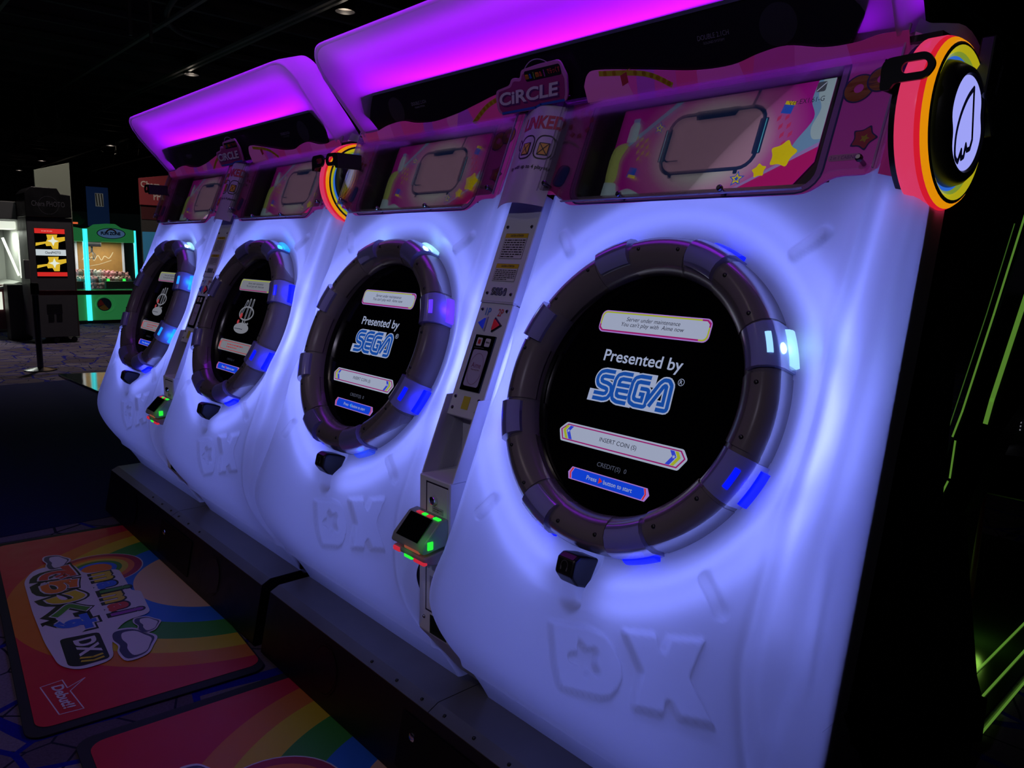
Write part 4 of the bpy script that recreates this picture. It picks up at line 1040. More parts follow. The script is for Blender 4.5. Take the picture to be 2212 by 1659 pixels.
    for s in (-1, 1):
        put('bar_text', cached('bt%d' % s, lambda s=s: text('DOUBLE 2.1CH', s*0.525-0.01, 0.052, 0.075, 0.010, 0.0006)), ink('bar_grey', (120, 118, 130)), bar)
        put('bar_text', cached('bu%d' % s, lambda s=s: text('SOUND SYSTEM', s*0.525-0.01, 0.040, 0.050, 0.005, 0.0006)), ink('bar_grey', (120, 118, 130)), bar)
        put('speaker_cone', cached('cone', lambda: MB().lathe([(0.0, 0.0004), (0.040, 0.0004)], 28).mesh('c')), pbr('cone_black', (0.012, 0.012, 0.016), 0.6), bar, Matrix.Translation((s*0.66, 0.045, 0)))
    waveR = catmull([(0.145, 0.004), (0.165, 0.030), (0.200, 0.034), (0.34, 0.012), (0.459, -0.008), (0.549, -0.012), (0.615, 0.0), (0.675, 0.004), (0.747, -0.012), (0.808, -0.014), (0.85, -0.008), (0.900, -0.010)], 5)
    waveL = catmull([(-0.900, -0.006), (-0.805, -0.006), (-0.725, 0.006), (-0.642, 0.009), (-0.573, -0.004), (-0.479, -0.010), (-0.36, 0.0), (-0.267, 0.014), (-0.18, 0.028), (-0.13, 0.032)], 5)
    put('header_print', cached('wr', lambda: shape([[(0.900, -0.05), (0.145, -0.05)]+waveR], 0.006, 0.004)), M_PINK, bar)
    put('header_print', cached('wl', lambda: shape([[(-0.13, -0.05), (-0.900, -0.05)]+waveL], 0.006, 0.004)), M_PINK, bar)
    put('header_stripe', cached('ws', lambda: MB().stroke(catmull([(0.20, 0.026), (0.33, 0.006), (0.40, -0.03)], 5), 0.012, 0.0086).mesh('s')), I_YELLOW, bar)
    put('header_stripe', cached('ws2', lambda: MB().stroke(catmull([(-0.14, 0.022), (-0.22, 0.004), (-0.30, -0.035)], 5), 0.012, 0.0086).mesh('s')), I_YELLOW, bar)
    put('header_cube', cached('wc', lambda: shape([[(0.262, -0.012), (0.262, 0.012), (0.282, 0.018), (0.282, -0.006)]], 0.0088)), I_CRIMSON, bar)
    put('header_cube', cached('wd', lambda: shape([[(0.262, 0.012), (0.276, 0.020), (0.296, 0.024), (0.282, 0.018)]], 0.0088)), I_YELLOW, bar)
    # logo plate
    LZ = 0.020
    outl = roundpoly([(-0.168, -0.012), (-0.160, 0.026), (-0.150, 0.040), (-0.095, 0.046), (-0.082, 0.062), (-0.050, 0.056), (-0.040, 0.076), (0.020, 0.080), (0.100, 0.080), (0.108, 0.052), (0.112, 0.040), (0.100, -0.004), (0.088, -0.020), (0.0, -0.020), (-0.02, -0.026), (-0.155, -0.026)], 0.014, 3)
    lg = put('logo_plate', cached('lg', lambda: shape([outl], LZ, 0.005)), ink('logo_pink', (214, 120, 196)), bar, label='layered pink logo plate')
    def P(name, key, fn, mat): return put(name, cached(key, fn), mat, lg)
    inn = [((x+0.03)*0.93-0.03, (y-0.02)*0.86+0.018) for x, y in outl]
    P('logo_inner', 'lg1', lambda: shape([inn], LZ+0.0032), ink('logo_rose', (170, 50, 130)))
    P('logo_ring', 'lg2', lambda: shape([circle(0.012, 0.028, 0.066, 40), circle(0.012, 0.028, 0.0635, 40)], LZ-0.004), ink('logo_ring', (170, 140, 190)))
    P('logo_word', 'lg3', lambda: text('CiRCLE', -0.032, 0.012, 0.232, 0.036, LZ+0.0042, bold=0.05, shear=0.25), ink('logo_shadow', (110, 40, 130)))
    P('logo_word', 'lg4', lambda: text('CiRCLE', -0.034, 0.015, 0.228, 0.033, LZ+0.0050, bold=0.03, shear=0.25), ink('logo_white', (226, 206, 232)))
    P('logo_small', 'lg5', lambda: shape([rrect(0.034, 0.058, 0.128, 0.026, 0.006)], LZ+0.0036), I_BLACK)
    for k, (c, rgb) in enumerate(zip('maimai', ((225, 130, 40), (50, 90, 210), (120, 160, 50), (225, 120, 40), (200, 60, 60), (160, 60, 160)))):
        P('logo_letter', 'lg6%d' % k, lambda c=c, k=k: text(c, -0.022+0.0125*k, 0.057, 0.0115 if c == 'm' else (0.009 if c == 'a' else 0.004), 0.012 if c != 'i' else 0.017, LZ+0.0044, bold=0.03), ink('logo_l%d' % k, rgb))
    P('logo_kana', 'lg7', lambda: text('でらっくす', 0.074, 0.059, 0.044, 0.014, LZ+0.0044, bold=0.03), ink('logo_l4', (200, 60, 60)))
    P('logo_kana', 'lg8', lambda: text('サークル', -0.128, 0.033, 0.030, 0.008, LZ+0.0044, bold=0.02), ink('logo_l5', (160, 60, 160)))
    P('logo_stripe', 'lg9', lambda: MB().stroke([(-0.152, -0.0205), (-0.02, -0.0205), (0.0, -0.0155), (0.086, -0.0155)], 0.006, LZ+0.0040).mesh('s'), ink('logo_l1', (50, 90, 210)))
    # --- hood
    if 'hood' not in CACHE: CACHE['hood'] = hood_parts()
    fr, rim, bk = CACHE['hood']
    hd = put('hood', fr, M_HOOD, cab, label='glowing magenta hood')
    put('hood_rim', rim, M_HOOD, hd)
    put('hood_back', bk, M_CASE, hd)
    put('led_strip', cached('hls', lambda: MB().tube([(-0.80, 0.262, 1.930), (0.80, 0.262, 1.930)], 0.008, 8).mesh('led_strip')), M_LEDHOOD, hd)
    lamp('hood_light', 'AREA', (0, 0.100, 2.060), 0.45*HOOD_W, HOOD_RGB, (1.62, 0.05), (R(-30), 0, 0), cab)
    lamp('hood_light', 'AREA', (0, 0.235, 1.965), 3.6*HOOD_W, HOOD_RGB, (1.66, 0.12), (R(-112), 0, 0), cab)
    lamp('hood_light', 'AREA', (0, 0.30, 1.86), 3.6*HOOD_W, HOOD_RGB, (1.70, 0.08), (R(-150), 0, 0), cab)
    return cab
#@@PLACE

# ================================================================== the hall
def carpet_mat():
    mt, nt, out = nodes_mat('patterned_carpet')
    L = nt.links.new
    N = nt.nodes.new
    tc = N('ShaderNodeTexCoord')
    no = N('ShaderNodeTexNoise'); no.inputs['Scale'].default_value = 1.6; no.inputs['Detail'].default_value = 2
    mxv = N('ShaderNodeMix'); mxv.data_type = 'RGBA'; mxv.inputs['Factor'].default_value = 0.12
    L(tc.outputs['Object'], no.inputs['Vector']); L(tc.outputs['Object'], mxv.inputs['A']); L(no.outputs['Color'], mxv.inputs['B'])
    v1 = N('ShaderNodeTexVoronoi'); v1.feature = 'DISTANCE_TO_EDGE'; v1.inputs['Scale'].default_value = 3.4
    v2 = N('ShaderNodeTexVoronoi'); v2.feature = 'DISTANCE_TO_EDGE'; v2.inputs['Scale'].default_value = 5.6
    vc = N('ShaderNodeTexVoronoi'); vc.inputs['Scale'].default_value = 3.4
    for n_ in (v1, v2, vc): L(mxv.outputs['Result'], n_.inputs['Vector'])
    def lt(src, t):
        m_ = N('ShaderNodeMath'); m_.operation = 'LESS_THAN'; m_.inputs[1].default_value = t
        L(src, m_.inputs[0]); return m_.outputs[0]
    cell = N('ShaderNodeValToRGB'); cell.color_ramp.elements[0].color = srgb(92, 80, 100); cell.color_ramp.elements[1].color = srgb(134, 124, 150)
    sp = N('ShaderNodeSeparateColor'); L(vc.outputs['Color'], sp.inputs[0]); L(sp.outputs[0], cell.inputs[0])
    a = N('ShaderNodeMix'); a.data_type = 'RGBA'; L(lt(v2.outputs['Distance'], 0.018), a.inputs['Factor']); L(cell.outputs[0], a.inputs['A']); a.inputs['B'].default_value = srgb(40, 40, 66)
    b = N('ShaderNodeMix'); b.data_type = 'RGBA'; L(lt(v1.outputs['Distance'], 0.030), b.inputs['Factor']); L(a.outputs['Result'], b.inputs['A']); b.inputs['B'].default_value = srgb(24, 28, 150)
    fine = N('ShaderNodeTexNoise'); fine.inputs['Scale'].default_value = 120; L(tc.outputs['Object'], fine.inputs['Vector'])
    mul = N('ShaderNodeMix'); mul.data_type = 'RGBA'; mul.blend_type = 'MULTIPLY'; mul.inputs['Factor'].default_value = 0.5; L(b.outputs['Result'], mul.inputs['A']); L(fine.outputs['Fac'], mul.inputs['B'])
    p = N('ShaderNodeBsdfPrincipled'); p.inputs['Roughness'].default_value = 0.95; p.inputs['Specular IOR Level'].default_value = 0.1
    L(mul.outputs['Result'], p.inputs['Base Color']); L(p.outputs[0], out.inputs[0])
    return mt
M_CARPET = carpet_mat()
M_NAVYC = pbr('navy_carpet', srgb(28, 30, 84), 0.95, spec=0.1, noise=0.3, nscale=60)

fl = struct('floor', MB().box(-48, 8, -9, 22, -0.05, 0.0), M_CARPET)
nv = put('navy_carpet_strip', MB().box(-8.2, -3.30, -9, 9, 0.0, 0.003), M_NAVYC, fl)
M_CEIL = pbr('black_ceiling', (0.05, 0.048, 0.06), 0.8)
M_JOIST = pbr('dark_joist', (0.15, 0.14, 0.17), 0.6)
ce = struct('ceiling', MB().box(-48, 8, -9, 22, 5.9, 6.0), M_CEIL)
jm = MB().box(-0.05, 0.05, -9, 22, 5.45, 5.55).box(-0.02, 0.02, -9, 22, 5.55, 5.9).mesh('joist')
for k in range(40):
    put('ceiling_joist', jm, M_JOIST, ce, Matrix.Translation((-46+k*1.32, 0, 0)))
lm_ = MB().box(-23, 23, -0.03, 0.03, -0.05, 0.0).mesh('conduit')
for y, z, x in ((4.90, 5.22, -14), (5.02, 5.22, -14), (3.5, 5.2, -20), (1.4, 5.3, -20), (7.4, 5.3, -20), (9.6, 5.3, -20)):
    put('ceiling_track', lm_, pbr('track_grey', (0.4, 0.4, 0.38), 0.5), ce, Matrix.Translation((x, y, z)))
# square duct and a curved pipe
put('air_duct', MB().box(-26, -9, 8.2, 9.1, 4.9, 5.4), M_JOIST, ce)
put('curved_pipe', MB().tube(catmull([(-9.5, 3.0, 5.3), (-11.2, 3.2, 5.3), (-13.0, 3.5, 5.3), (-14.0, 4.1, 5.3), (-14.4, 5.2, 5.3)], 6), 0.05, 8), M_JOIST, ce, smooth=True)
for x, y in ((-11.6, 2.5), (-11.8, 2.85)):
    put('hanger_rod', MB().box(-0.02, 0.02, -0.02, 0.02, 4.5, 5.9), M_JOIST, ce, Matrix.Translation((x, y, 0)))
struct('wall_back', MB().box(-48, 8, 21.8, 22, 0, 6), pbr('dark_wall', (0.02, 0.02, 0.028), 0.8))
struct('wall_left', MB().box(-48, -47.8, -9, 22, 0, 6), MATS['dark_wall'])
struct('wall_right', MB().box(7.8, 8, -9, 22, 0, 6), MATS['dark_wall'])
struct('wall_front', MB().box(-48, 8, -9, -8.8, 0, 6), MATS['dark_wall'])

# round pendant lamps
M_LAMPIN = pbr('lamp_reflector', (0.3, 0.28, 0.25), 0.4, emit=(0.12, 0.095, 0.075, 1), es=2.4)
pend_shell = shade(MB().lathe([(0.03, 0.50), (0.10, 0.46), (0.155, 0.30), (0.16, 0.0), (0.150, 0.0), (0.148, 0.28), (0.0, 0.36)], 28).mesh('shell'))
pend_lens = MB().lathe([(0.0, 0.06), (0.149, 0.06)], 28).mesh('lens')
pend_stem = MB().lathe([(0.012, 0.49), (0.012, 0.75)], 8).mesh('stem')
PEND = [(-10.23, 5.26, 'round ceiling lamp nearest the magenta hoods', 1.0), (-16.51, 5.14, 'round ceiling lamp above the rear magenta hood', 1.0), (-30.5, 7.2, 'small far ceiling lamp left of the rear hood', 0.7), (-38.6, 6.55, 'small far ceiling lamp over the photo kiosk', 0.7), (-44.5, 6.7, 'small farthest ceiling lamp at the left edge', 0.7), (1.45, 5.2, 'small ceiling lamp right of the rainbow side lamp', 0.8)]
for x, y, lb, e in PEND:
    t = thing('pendant_lamp', lb, 'lamp', (x, y, 5.15), group='round ceiling lamps')
    lamp('pendant_glow', 'POINT', (0, 0, 0.0), 2.5, (1.0, 0.85, 0.7), 0.06, parent=t)
    put('lamp_shell', pend_shell, M_BLACK, t); put('lamp_lens', pend_lens, M_LAMPIN, t); put('lamp_stem', pend_stem, M_BLACK, t)
# spotlight heads on the tracks
head = shade(MB().lathe([(0.0, 0.0), (0.10, 0.0), (0.11, 0.02), (0.10, 0.26), (0.03, 0.30)], 16).mesh('head'))
yoke = MB().box(-0.12, -0.10, -0.02, 0.02, 0.1, 0.42).box(0.10, 0.12, -0.02, 0.02, 0.1, 0.42).box(-0.12, 0.12, -0.02, 0.02, 0.40, 0.42).box(-0.01, 0.01, -0.01, 0.01, 0.42, 0.9).mesh('yoke')
M_SPOT = pbr('spot_grey', (0.16, 0.16, 0.18), 0.5)
for k, (x, y) in enumerate(((-23.0, 3.40), (-23.2, 3.95), (-27.0, 3.65), (-26.0, 6.6), (-27.5, 7.35), (-29.5, 6.55), (-30.0, 7.25))):
    t = thing('stage_spotlight', ['leftmost pair of grey spotlights, left one', 'leftmost pair of grey spotlights, right one', 'lone grey spotlight near the left edge', 'upper left of the four spotlights beside the rear hood', 'upper right of the four spotlights beside the rear hood', 'lower left of the four spotlights beside the rear hood', 'lower right of the four spotlights beside the rear hood'][k], 'spotlight', (x, y, 4.55), group='spotlights under the ceiling')
    put('lamp_head', head, M_SPOT, t, Matrix.Rotation(R(25), 4, 'Y')); put('yoke', yoke, M_SPOT, t)

# ------------------------------------------------------------------ the two cabinets
make_cabinet(-D1/2, 'sega', 'near twin rhythm game cabinet, larger, showing blue logo lettering on both round screens', ('vwwvbbdb', 'wbbbvbbb'), True)
make_cabinet(-D1/2-D2, 'net', 'rear twin rhythm game cabinet, smaller, at the left of the row', ('cwwddbbc', 'bccddbbb'), False)

# ------------------------------------------------------------------ rainbow floor mats
def mat_print():
    mt, nt, out = nodes_mat('rainbow_mat_print')
    L = nt.links.new; N = nt.nodes.new
    tc = N('ShaderNodeTexCoord')
    mp = N('ShaderNodeMapping'); mp.inputs['Location'].default_value = (0.0, -0.46, 0); mp.inputs['Scale'].default_value = (1, 1, 0)
    ln = N('ShaderNodeVectorMath'); ln.operation = 'LENGTH'
    rp = N('ShaderNodeValToRGB'); rp.color_ramp.interpolation = 'CONSTANT'
    el = rp.color_ramp.elements
    el[0].position = 0; el[0].color = srgb(222, 178, 150)
    el[1].position = 0.345; el[1].color = srgb(40, 110, 215)
    for p_, c in ((0.475, srgb(60, 140, 50)), (0.605, srgb(205, 175, 30)), (0.705, srgb(205, 112, 40)), (0.80, srgb(196, 36, 58))):
        e = el.new(p_); e.color = c
    fine = N('ShaderNodeTexNoise'); fine.inputs['Scale'].default_value = 14; fine.inputs['Detail'].default_value = 6; L(tc.outputs['Object'], fine.inputs['Vector'])
    mr = N('ShaderNodeMapRange'); mr.inputs['To Min'].default_value = 0.30; mr.inputs['To Max'].default_value = 0.52
    p = N('ShaderNodeBsdfPrincipled'); p.inputs['Specular IOR Level'].default_value = 0.45
    L(tc.outputs['Object'], mp.inputs['Vector']); L(mp.outputs[0], ln.inputs[0]); L(ln.outputs['Value'], rp.inputs[0]); L(rp.outputs[0], p.inputs['Base Color'])
    L(fine.outputs['Fac'], mr.inputs['Value']); L(mr.outputs[0], p.inputs['Roughness']); L(p.outputs[0], out.inputs[0])
    return mt
M_MAT = mat_print()
def cloud(cx, cy, w, h, rot=0):
    pts = [(-0.5, -0.28), (-0.46, 0.12), (-0.22, 0.34), (0.0, 0.5), (0.22, 0.36), (0.46, 0.14), (0.5, -0.26), (0.2, -0.36), (0.0, -0.30), (-0.25, -0.38)]
    c, d = math.cos(rot), math.sin(rot)
    return [(cx+x*w*c-y*h*d, cy+x*w*d+y*h*c) for x, y in catmull(pts, 4, True)]
K_WHITE = pbr('mat_white', srgb(206, 200, 214), 0.4); K_BLACK = pbr('mat_black', srgb(16, 16, 24), 0.4)
KC = {k: pbr('mat_'+k, srgb(*v), 0.4) for k, v in dict(red=(200, 50, 40), orange=(222, 112, 40), yellow=(210, 186, 40), green=(70, 140, 50), blue=(50, 100, 215), purple=(150, 60, 160), slate=(60, 56, 90), crimson=(170, 30, 60)).items()}
def make_mat(cx, cy, rz, label):
    t = thing('floor_mat', label, 'mat', (cx, cy, 0.004), rz, 'rainbow floor mats')
    put('rubber_backing', cached('fm0', lambda: bevel(MB().prism(rrect(0, 0, 1.80, 0.70, 0.05), 0, 0.005), 0.001, 1)), pbr('mat_rubber', (0.01, 0.01, 0.013), 0.6), t)
    top = put('printed_top', cached('fm1', lambda: shape([rrect(0.0, 0.012, 1.72, 0.664, 0.045)], 0.0062)), M_MAT, t, label='red printed top with rainbow rings')
    def P(name, key, fn, mat): return put(name, cached(key, fn), mat, top)
    z = 0.0068; ro = R(1)
    P('rainbow_edge', 'f0', lambda: shape([circle(-0.315, 0.02, 0.185, 40)], z), K_WHITE)
    for k, (r_, c) in enumerate(((0.180, 'crimson'), (0.150, 'orange'), (0.125, 'yellow'), (0.100, 'green'), (0.080, 'blue'), (0.060, 'orange'))):
        P('rainbow_band', 'f1%d' % k, lambda r_=r_, k=k: shape([circle(-0.315, 0.02, r_, 40)], z+0.0003*(k+1)), KC[c])
    zb = z+0.0024
    P('logo_backing', 'f2', lambda: shape([roundpoly([(-0.46, -0.20), (-0.45, -0.06), (-0.28, -0.03), (-0.28, 0.10), (0.0, 0.10), (0.02, 0.13), (0.26, 0.12), (0.27, 0.03), (0.34, -0.02), (0.44, -0.05), (0.56, -0.06), (0.57, -0.17), (0.50, -0.22), (0.30, -0.24), (0.0, -0.25), (-0.34, -0.25)], 0.05, 4)], zb), K_WHITE)
    for k, (c, x, w_, col) in enumerate((('で', -0.355, 0.150, 'red'), ('ら', -0.205, 0.135, 'orange'), ('っ', -0.070, 0.110, 'yellow'), ('く', 0.055, 0.105, 'green'), ('す', 0.195, 0.140, 'blue'))):
        P('kana_shadow', 'f3%d' % k, lambda c=c, x=x, w_=w_: text(c, x-0.004, -0.140, w_+0.050, 0.190, zb+0.0003, rot=ro, bold=0.13), K_BLACK)
        P('kana_edge', 'f3e%d' % k, lambda c=c, x=x, w_=w_: text(c, x, -0.130, w_+0.014, 0.152, zb+0.0006, rot=ro, bold=0.09), K_WHITE)
        P('logo_kana', 'f4%d' % k, lambda c=c, x=x, w_=w_: text(c, x, -0.130, w_, 0.138, zb+0.0009, rot=ro, bold=0.065), KC[col])
    P('letter_shadow', 'f3x', lambda: shape([roundpoly([(0.300, -0.195), (0.315, -0.070), (0.540, -0.070), (0.545, -0.165), (0.520, -0.195)], 0.02, 3)], zb+0.0003), K_BLACK)
    for k, (c, x, w_, h_, col) in enumerate((('m', -0.215, 0.10, 0.075, 'yellow'), ('a', -0.115, 0.075, 0.075, 'blue'), ('i', -0.048, 0.028, 0.115, 'green'), ('m', 0.030, 0.10, 0.075, 'yellow'), ('a', 0.130, 0.075, 0.075, 'red'), ('i', 0.196, 0.028, 0.115, 'purple'))):
        yy = 0.02+(h_-0.066)/2
        P('logo_letter_edge', 'f5%d' % k, lambda c=c, x=x, w_=w_, h_=h_, yy=yy: text(c, x, yy, w_+0.020, h_+0.022, zb+0.0003, bold=0.06), K_BLACK)
        P('logo_letter', 'f6%d' % k, lambda c=c, x=x, w_=w_, h_=h_, yy=yy: text(c, x, yy+0.003, w_, h_, zb+0.0006, bold=0.05), KC[col])
    P('logo_dx', 'f7', lambda: text('DX', 0.405, -0.120, 0.135, 0.070, zb+0.0006, rot=R(2), bold=0.04), K_WHITE)
    for k in range(2):
        P('logo_chevron', 'f8%d' % k, lambda k=k: MB().stroke([(0.485+0.025*k, -0.155), (0.500+0.025*k, -0.118), (0.492+0.025*k, -0.085)], 0.012, zb+0.0006).mesh('c'), KC['yellow'])
    for k, (x, y, w_, h_) in enumerate(((-0.50, -0.115, 0.17, 0.10), (0.345, 0.085, 0.13, 0.085), (0.465, 0.015, 0.23, 0.135))):
        P('cloud_edge', 'f90%d' % k, lambda x=x, y=y, w_=w_, h_=h_: shape([cloud(x, y, w_*1.12, h_*1.2)], zb+0.0003), K_WHITE)
        P('cloud_shadow', 'f91%d' % k, lambda x=x, y=y, w_=w_, h_=h_: shape([cloud(x, y, w_, h_*1.05)], zb+0.0006), KC['slate'])
        P('cloud', 'f92%d' % k, lambda x=x, y=y, w_=w_, h_=h_: shape([cloud(x+w_*0.02, y+h_*0.08, w_*0.84, h_*0.74)], zb+0.0009), K_WHITE)
    P('speech_bubble', 'f93', lambda: MB().stroke([(0.610, -0.285), (0.600, -0.222), (0.660, -0.215), (0.625, -0.160), (0.685, -0.210), (0.815, -0.190), (0.810, -0.255)], 0.0035, z, closed=True).mesh('b'), K_WHITE)
    P('bubble_text', 'f94', lambda: text('Debut!!', 0.707, -0.232, 0.165, 0.034, z+0.0003, rot=R(6), bold=0.03, shear=0.15), K_WHITE)
    return t
make_mat(-2.262, -0.475, R(-5), 'red rainbow floor mat with logo and speech bubble in front of the rear cabinet')
make_mat(-0.390, -0.505, R(-3.5), 'red rainbow floor mat cut off by the lower picture edge, nearest the camera')

# ------------------------------------------------------------------ belt stanchion
st = thing('belt_stanchion', 'dark metal crowd barrier post with a dark red belt', 'barrier post', (-9.13, 0.60, 0.003))
M_POST = pbr('post_metal', (0.10, 0.10, 0.13), 0.25, metal=0.9)
put('base', shade(MB().lathe([(0.0, 0.035), (0.05, 0.033), (0.14, 0.012), (0.165, 0.008), (0.168, 0.0)], 36).mesh('base')), M_POST, st)
put('pole', shade(MB().lathe([(0.032, 0.02), (0.032, 0.88)], 20).mesh('pole')), M_POST, st)
put('belt_head', shade(MB().lathe([(0.034, 0.86), (0.042, 0.87), (0.042, 0.985), (0.036, 1.0), (0.0, 1.002)], 20).mesh('head')), M_BLACK, st)
put('belt', bevel(MB().prism([(0.04, 0.860), (0.04, 0.912), (3.5, 0.900), (3.5, 0.848)], -0.002, 0.002, 'x'), 0.0005, 1), pbr('belt_red', (0.5, 0.02, 0.05), 0.7), st, label='dark red belt')

# ------------------------------------------------------------------ photo kiosk
kx, ky = -11.9, 1.345
ki = thing('photo_kiosk', 'tall dark photo kiosk with a bright red and yellow screen', 'kiosk', (kx, ky, 0.004))
M_KIOSK = pbr('kiosk_charcoal', (0.07, 0.068, 0.085), 0.45, noise=0.1)
put('body', bevel(MB().box(-0.62, 0.0, -0.29, 0.29, 0.09, 1.83), 0.008, 1), M_KIOSK, ki)
put('header', bevel(MB().prism([(-0.29, 1.83), (0.29, 1.84), (0.29, 2.16), (0.16, 2.17), (0.12, 2.25), (-0.20, 2.25), (-0.26, 2.20), (-0.29, 2.16)], -0.62, 0.02, 'x'), 0.006, 1), M_BLACK, ki)
def kio(x, me, y=0, z=0):
    me.transform(Matrix.Translation((x, y, z)) @ Matrix(((0, 0, 1, 0), (1, 0, 0, 0), (0, 1, 0, 0), (0, 0, 0, 1)))); return me
hd_ = put('header_sign', kio(0.0215, text('Chara PHOTO', 0.0, 2.02, 0.42, 0.075)), ink('kiosk_grey', (74, 72, 86)), ki)
put('header_ring', kio(0.0212, shape([circle(0, 2.0, 0.13, 32), circle(0, 2.0, 0.122, 32)])), ink('kiosk_dim', (40, 40, 52)), ki)
ks = put('display', kio(0.004, shape([rrect(-0.005, 1.325, 0.39, 0.70, 0.004)])), M_GLASS, ki)
for k, (z0, z1, c) in enumerate(((1.60, 1.67, (205, 40, 36)), (0.985, 1.045, (205, 40, 36)), (1.285, 1.372, (190, 200, 205)))):
    put('display_strip', kio(0.0055, shape([rrect(-0.005, (z0+z1)/2, 0.385, z1-z0, 0.002)])), glow('kiosk_strip%d' % (k//2), c), ks)
put('display_text', kio(0.0062, text('CharaPHOTO', 0.02, 1.328, 0.20, 0.036, bold=0.02)), glow('kiosk_ink', (50, 56, 62), 0.6), ks)
put('display_text', kio(0.0062, dashes(0, 1.635, 0.22, 0.02, 1, 0, 3)), glow('kiosk_strip_text', (230, 150, 140)), ks)
for zc in (1.485, 1.165):
    put('burst', kio(0.0054, shape([[(-0.195, zc-0.066), (-0.19, zc-0.02), (-0.06, zc+0.0), (-0.04, zc+0.04), (-0.05, zc+0.10), (0.09, zc+0.105), (0.08, zc+0.06), (0.185, zc+0.075), (0.185, zc+0.02), (0.10, zc-0.01), (0.09, zc-0.105), (0.02, zc-0.105), (0.0, zc-0.06), (-0.06, zc-0.065), (-0.07, zc-0.03)]])), glow('burst_yellow', (214, 176, 46)), ks)
    put('burst_core', kio(0.0058, shape([starpts(0.03, zc+0.01, 0.075, 0.38, 90, 4)])), glow('burst_white', (226, 232, 214)), ks)
put('card_slot', kio(0.004, shape([rrect(-0.01, 0.51, 0.20, 0.13, 0.004)])), M_BLACK, ki)
put('print_chute', kio(0.004, shape([rrect(-0.06, 0.375, 0.075, 0.10, 0.004)])), M_BLACK, ki)
put('print_chute', kio(0.004, shape([rrect(0.045, 0.375, 0.075, 0.10, 0.004)])), M_BLACK, ki)
put('side_reader', bevel(MB().box(0.0, 0.05, -0.36, -0.29, 0.95, 1.22), 0.006, 1), M_KIOSK, ki)
put('edge_strip', MB().box(-0.02, 0.01, 0.290, 0.300, 0.09, 1.83), pbr('kiosk_copper', (0.25, 0.17, 0.14), 0.35, metal=0.7), ki)
for y in (-0.24, 0.0, 0.24):
    put('caster', shade(MB().lathe([(0.0, 0.02), (0.035, 0.02), (0.042, 0.0), (0.035, -0.02), (0.0, -0.02)], 14, axis='x', M=Matrix.Translation((-0.06, y, 0.043))).mesh('caster')), M_BLACK, ki)

# ------------------------------------------------------------------ white photo booth left of the kiosk
bo = thing('photo_booth', 'white photo booth with glowing light tubes at the left edge', 'photo booth', (-12.6, 0.55, 0.004))
M_BOOTH = pbr('booth_white', (0.50, 0.52, 0.49), 0.5, noise=0.03)
put('back_wall', bevel(MB().box(-1.6, -1.55, -1.6, 0.62, 0.0, 1.80), 0.004, 1), M_BOOTH, bo)
put('side_wall', MB().prism([(0.25, 0.55), (0.62, 0.80), (0.62, 1.80), (0.10, 1.80), (0.10, 1.0)], -1.55, -1.0, 'y').mesh('x') if False else bevel(MB().box(-1.55, -0.05, 0.56, 0.62, 0.85, 1.80), 0.004, 1), M_BOOTH, bo)
put('roof', bevel(MB().box(-1.7, 0.02, -1.8, 0.64, 1.80, 2.06), 0.01, 1), pbr('booth_roof', (0.05, 0.05, 0.06), 0.5), bo)
put('light_box', bevel(MB().box(-0.9, -0.35, 0.20, 0.55, 1.66, 1.78), 0.01, 1), pbr('softbox', (0.8, 0.8, 0.78), 0.4, emit=(0.62, 0.66, 0.56, 1), es=1.2), bo, label='square glowing light box')
put('light_tube', MB().tube([(-0.30, 0.36, 1.53), (-0.30, 0.535, 0.96)], 0.018, 8), pbr('booth_tube', (0.8, 0.8, 0.78), 0.4, emit=(0.80, 0.86, 0.72, 1), es=1.3), bo, smooth=True)
put('light_tube', MB().tube([(-0.20, 0.545, 1.50), (-0.20, 0.555, 0.93)], 0.016, 8), MATS['booth_tube'], bo, smooth=True)
put('counter', bevel(MB().box(-0.30, 0.02, 0.32, 0.60, 0.0, 0.84), 0.01, 1), pbr('booth_counter', (0.06, 0.065, 0.06), 0.5), bo)
put('back_shelf', bevel(MB().prism([(0.10, 0.70), (0.55, 0.84), (0.55, 0.87), (0.10, 0.74)], -1.5, -0.3, 'x'), 0.004, 1), M_BOOTH, bo)
put('lower_panel', MB().box(-0.42, -0.40, -0.6, 0.40, 0.14, 0.82), pbr('booth_rose', (0.22, 0.08, 0.09), 0.5), bo)
put('control_screen', bevel(MB().box(-0.40, -0.385, 0.20, 0.31, 0.44, 0.71), 0.004, 1), pbr('booth_screen', (0.5, 0.5, 0.5), 0.3, emit=(0.78, 0.82, 0.70, 1), es=1.0), bo, label='small glowing control screen')
put('control_mark', MB().box(-0.3848, -0.384, 0.235, 0.275, 0.56, 0.60), ink('booth_mark', (90, 96, 92)), bo)
lamp('booth_light', 'AREA', (-0.55, 0.30, 1.64), 9, (0.92, 1.0, 0.86), (0.4, 0.3), (0, 0, 0), bo)
# ------------------------------------------------------------------ grey-green board behind the kiosk
tag(put('display_board', bevel(MB().prism([(1.33, 0.003), (1.80, 0.003), (1.81, 2.70), (1.33, 2.55)], -12.66, -12.60, 'x'), 0.004, 1), pbr('board_sage', (0.22, 0.25, 0.21), 0.6)), 'plain grey green board rising behind the photo kiosk', 'board')
lamp('board_light', 'SPOT', (-9.6, 1.0, 5.0), 60, (0.9, 1.0, 0.85), 0.1, (0, R(50), R(8)), spot_size=R(26), spot_blend=0.6)

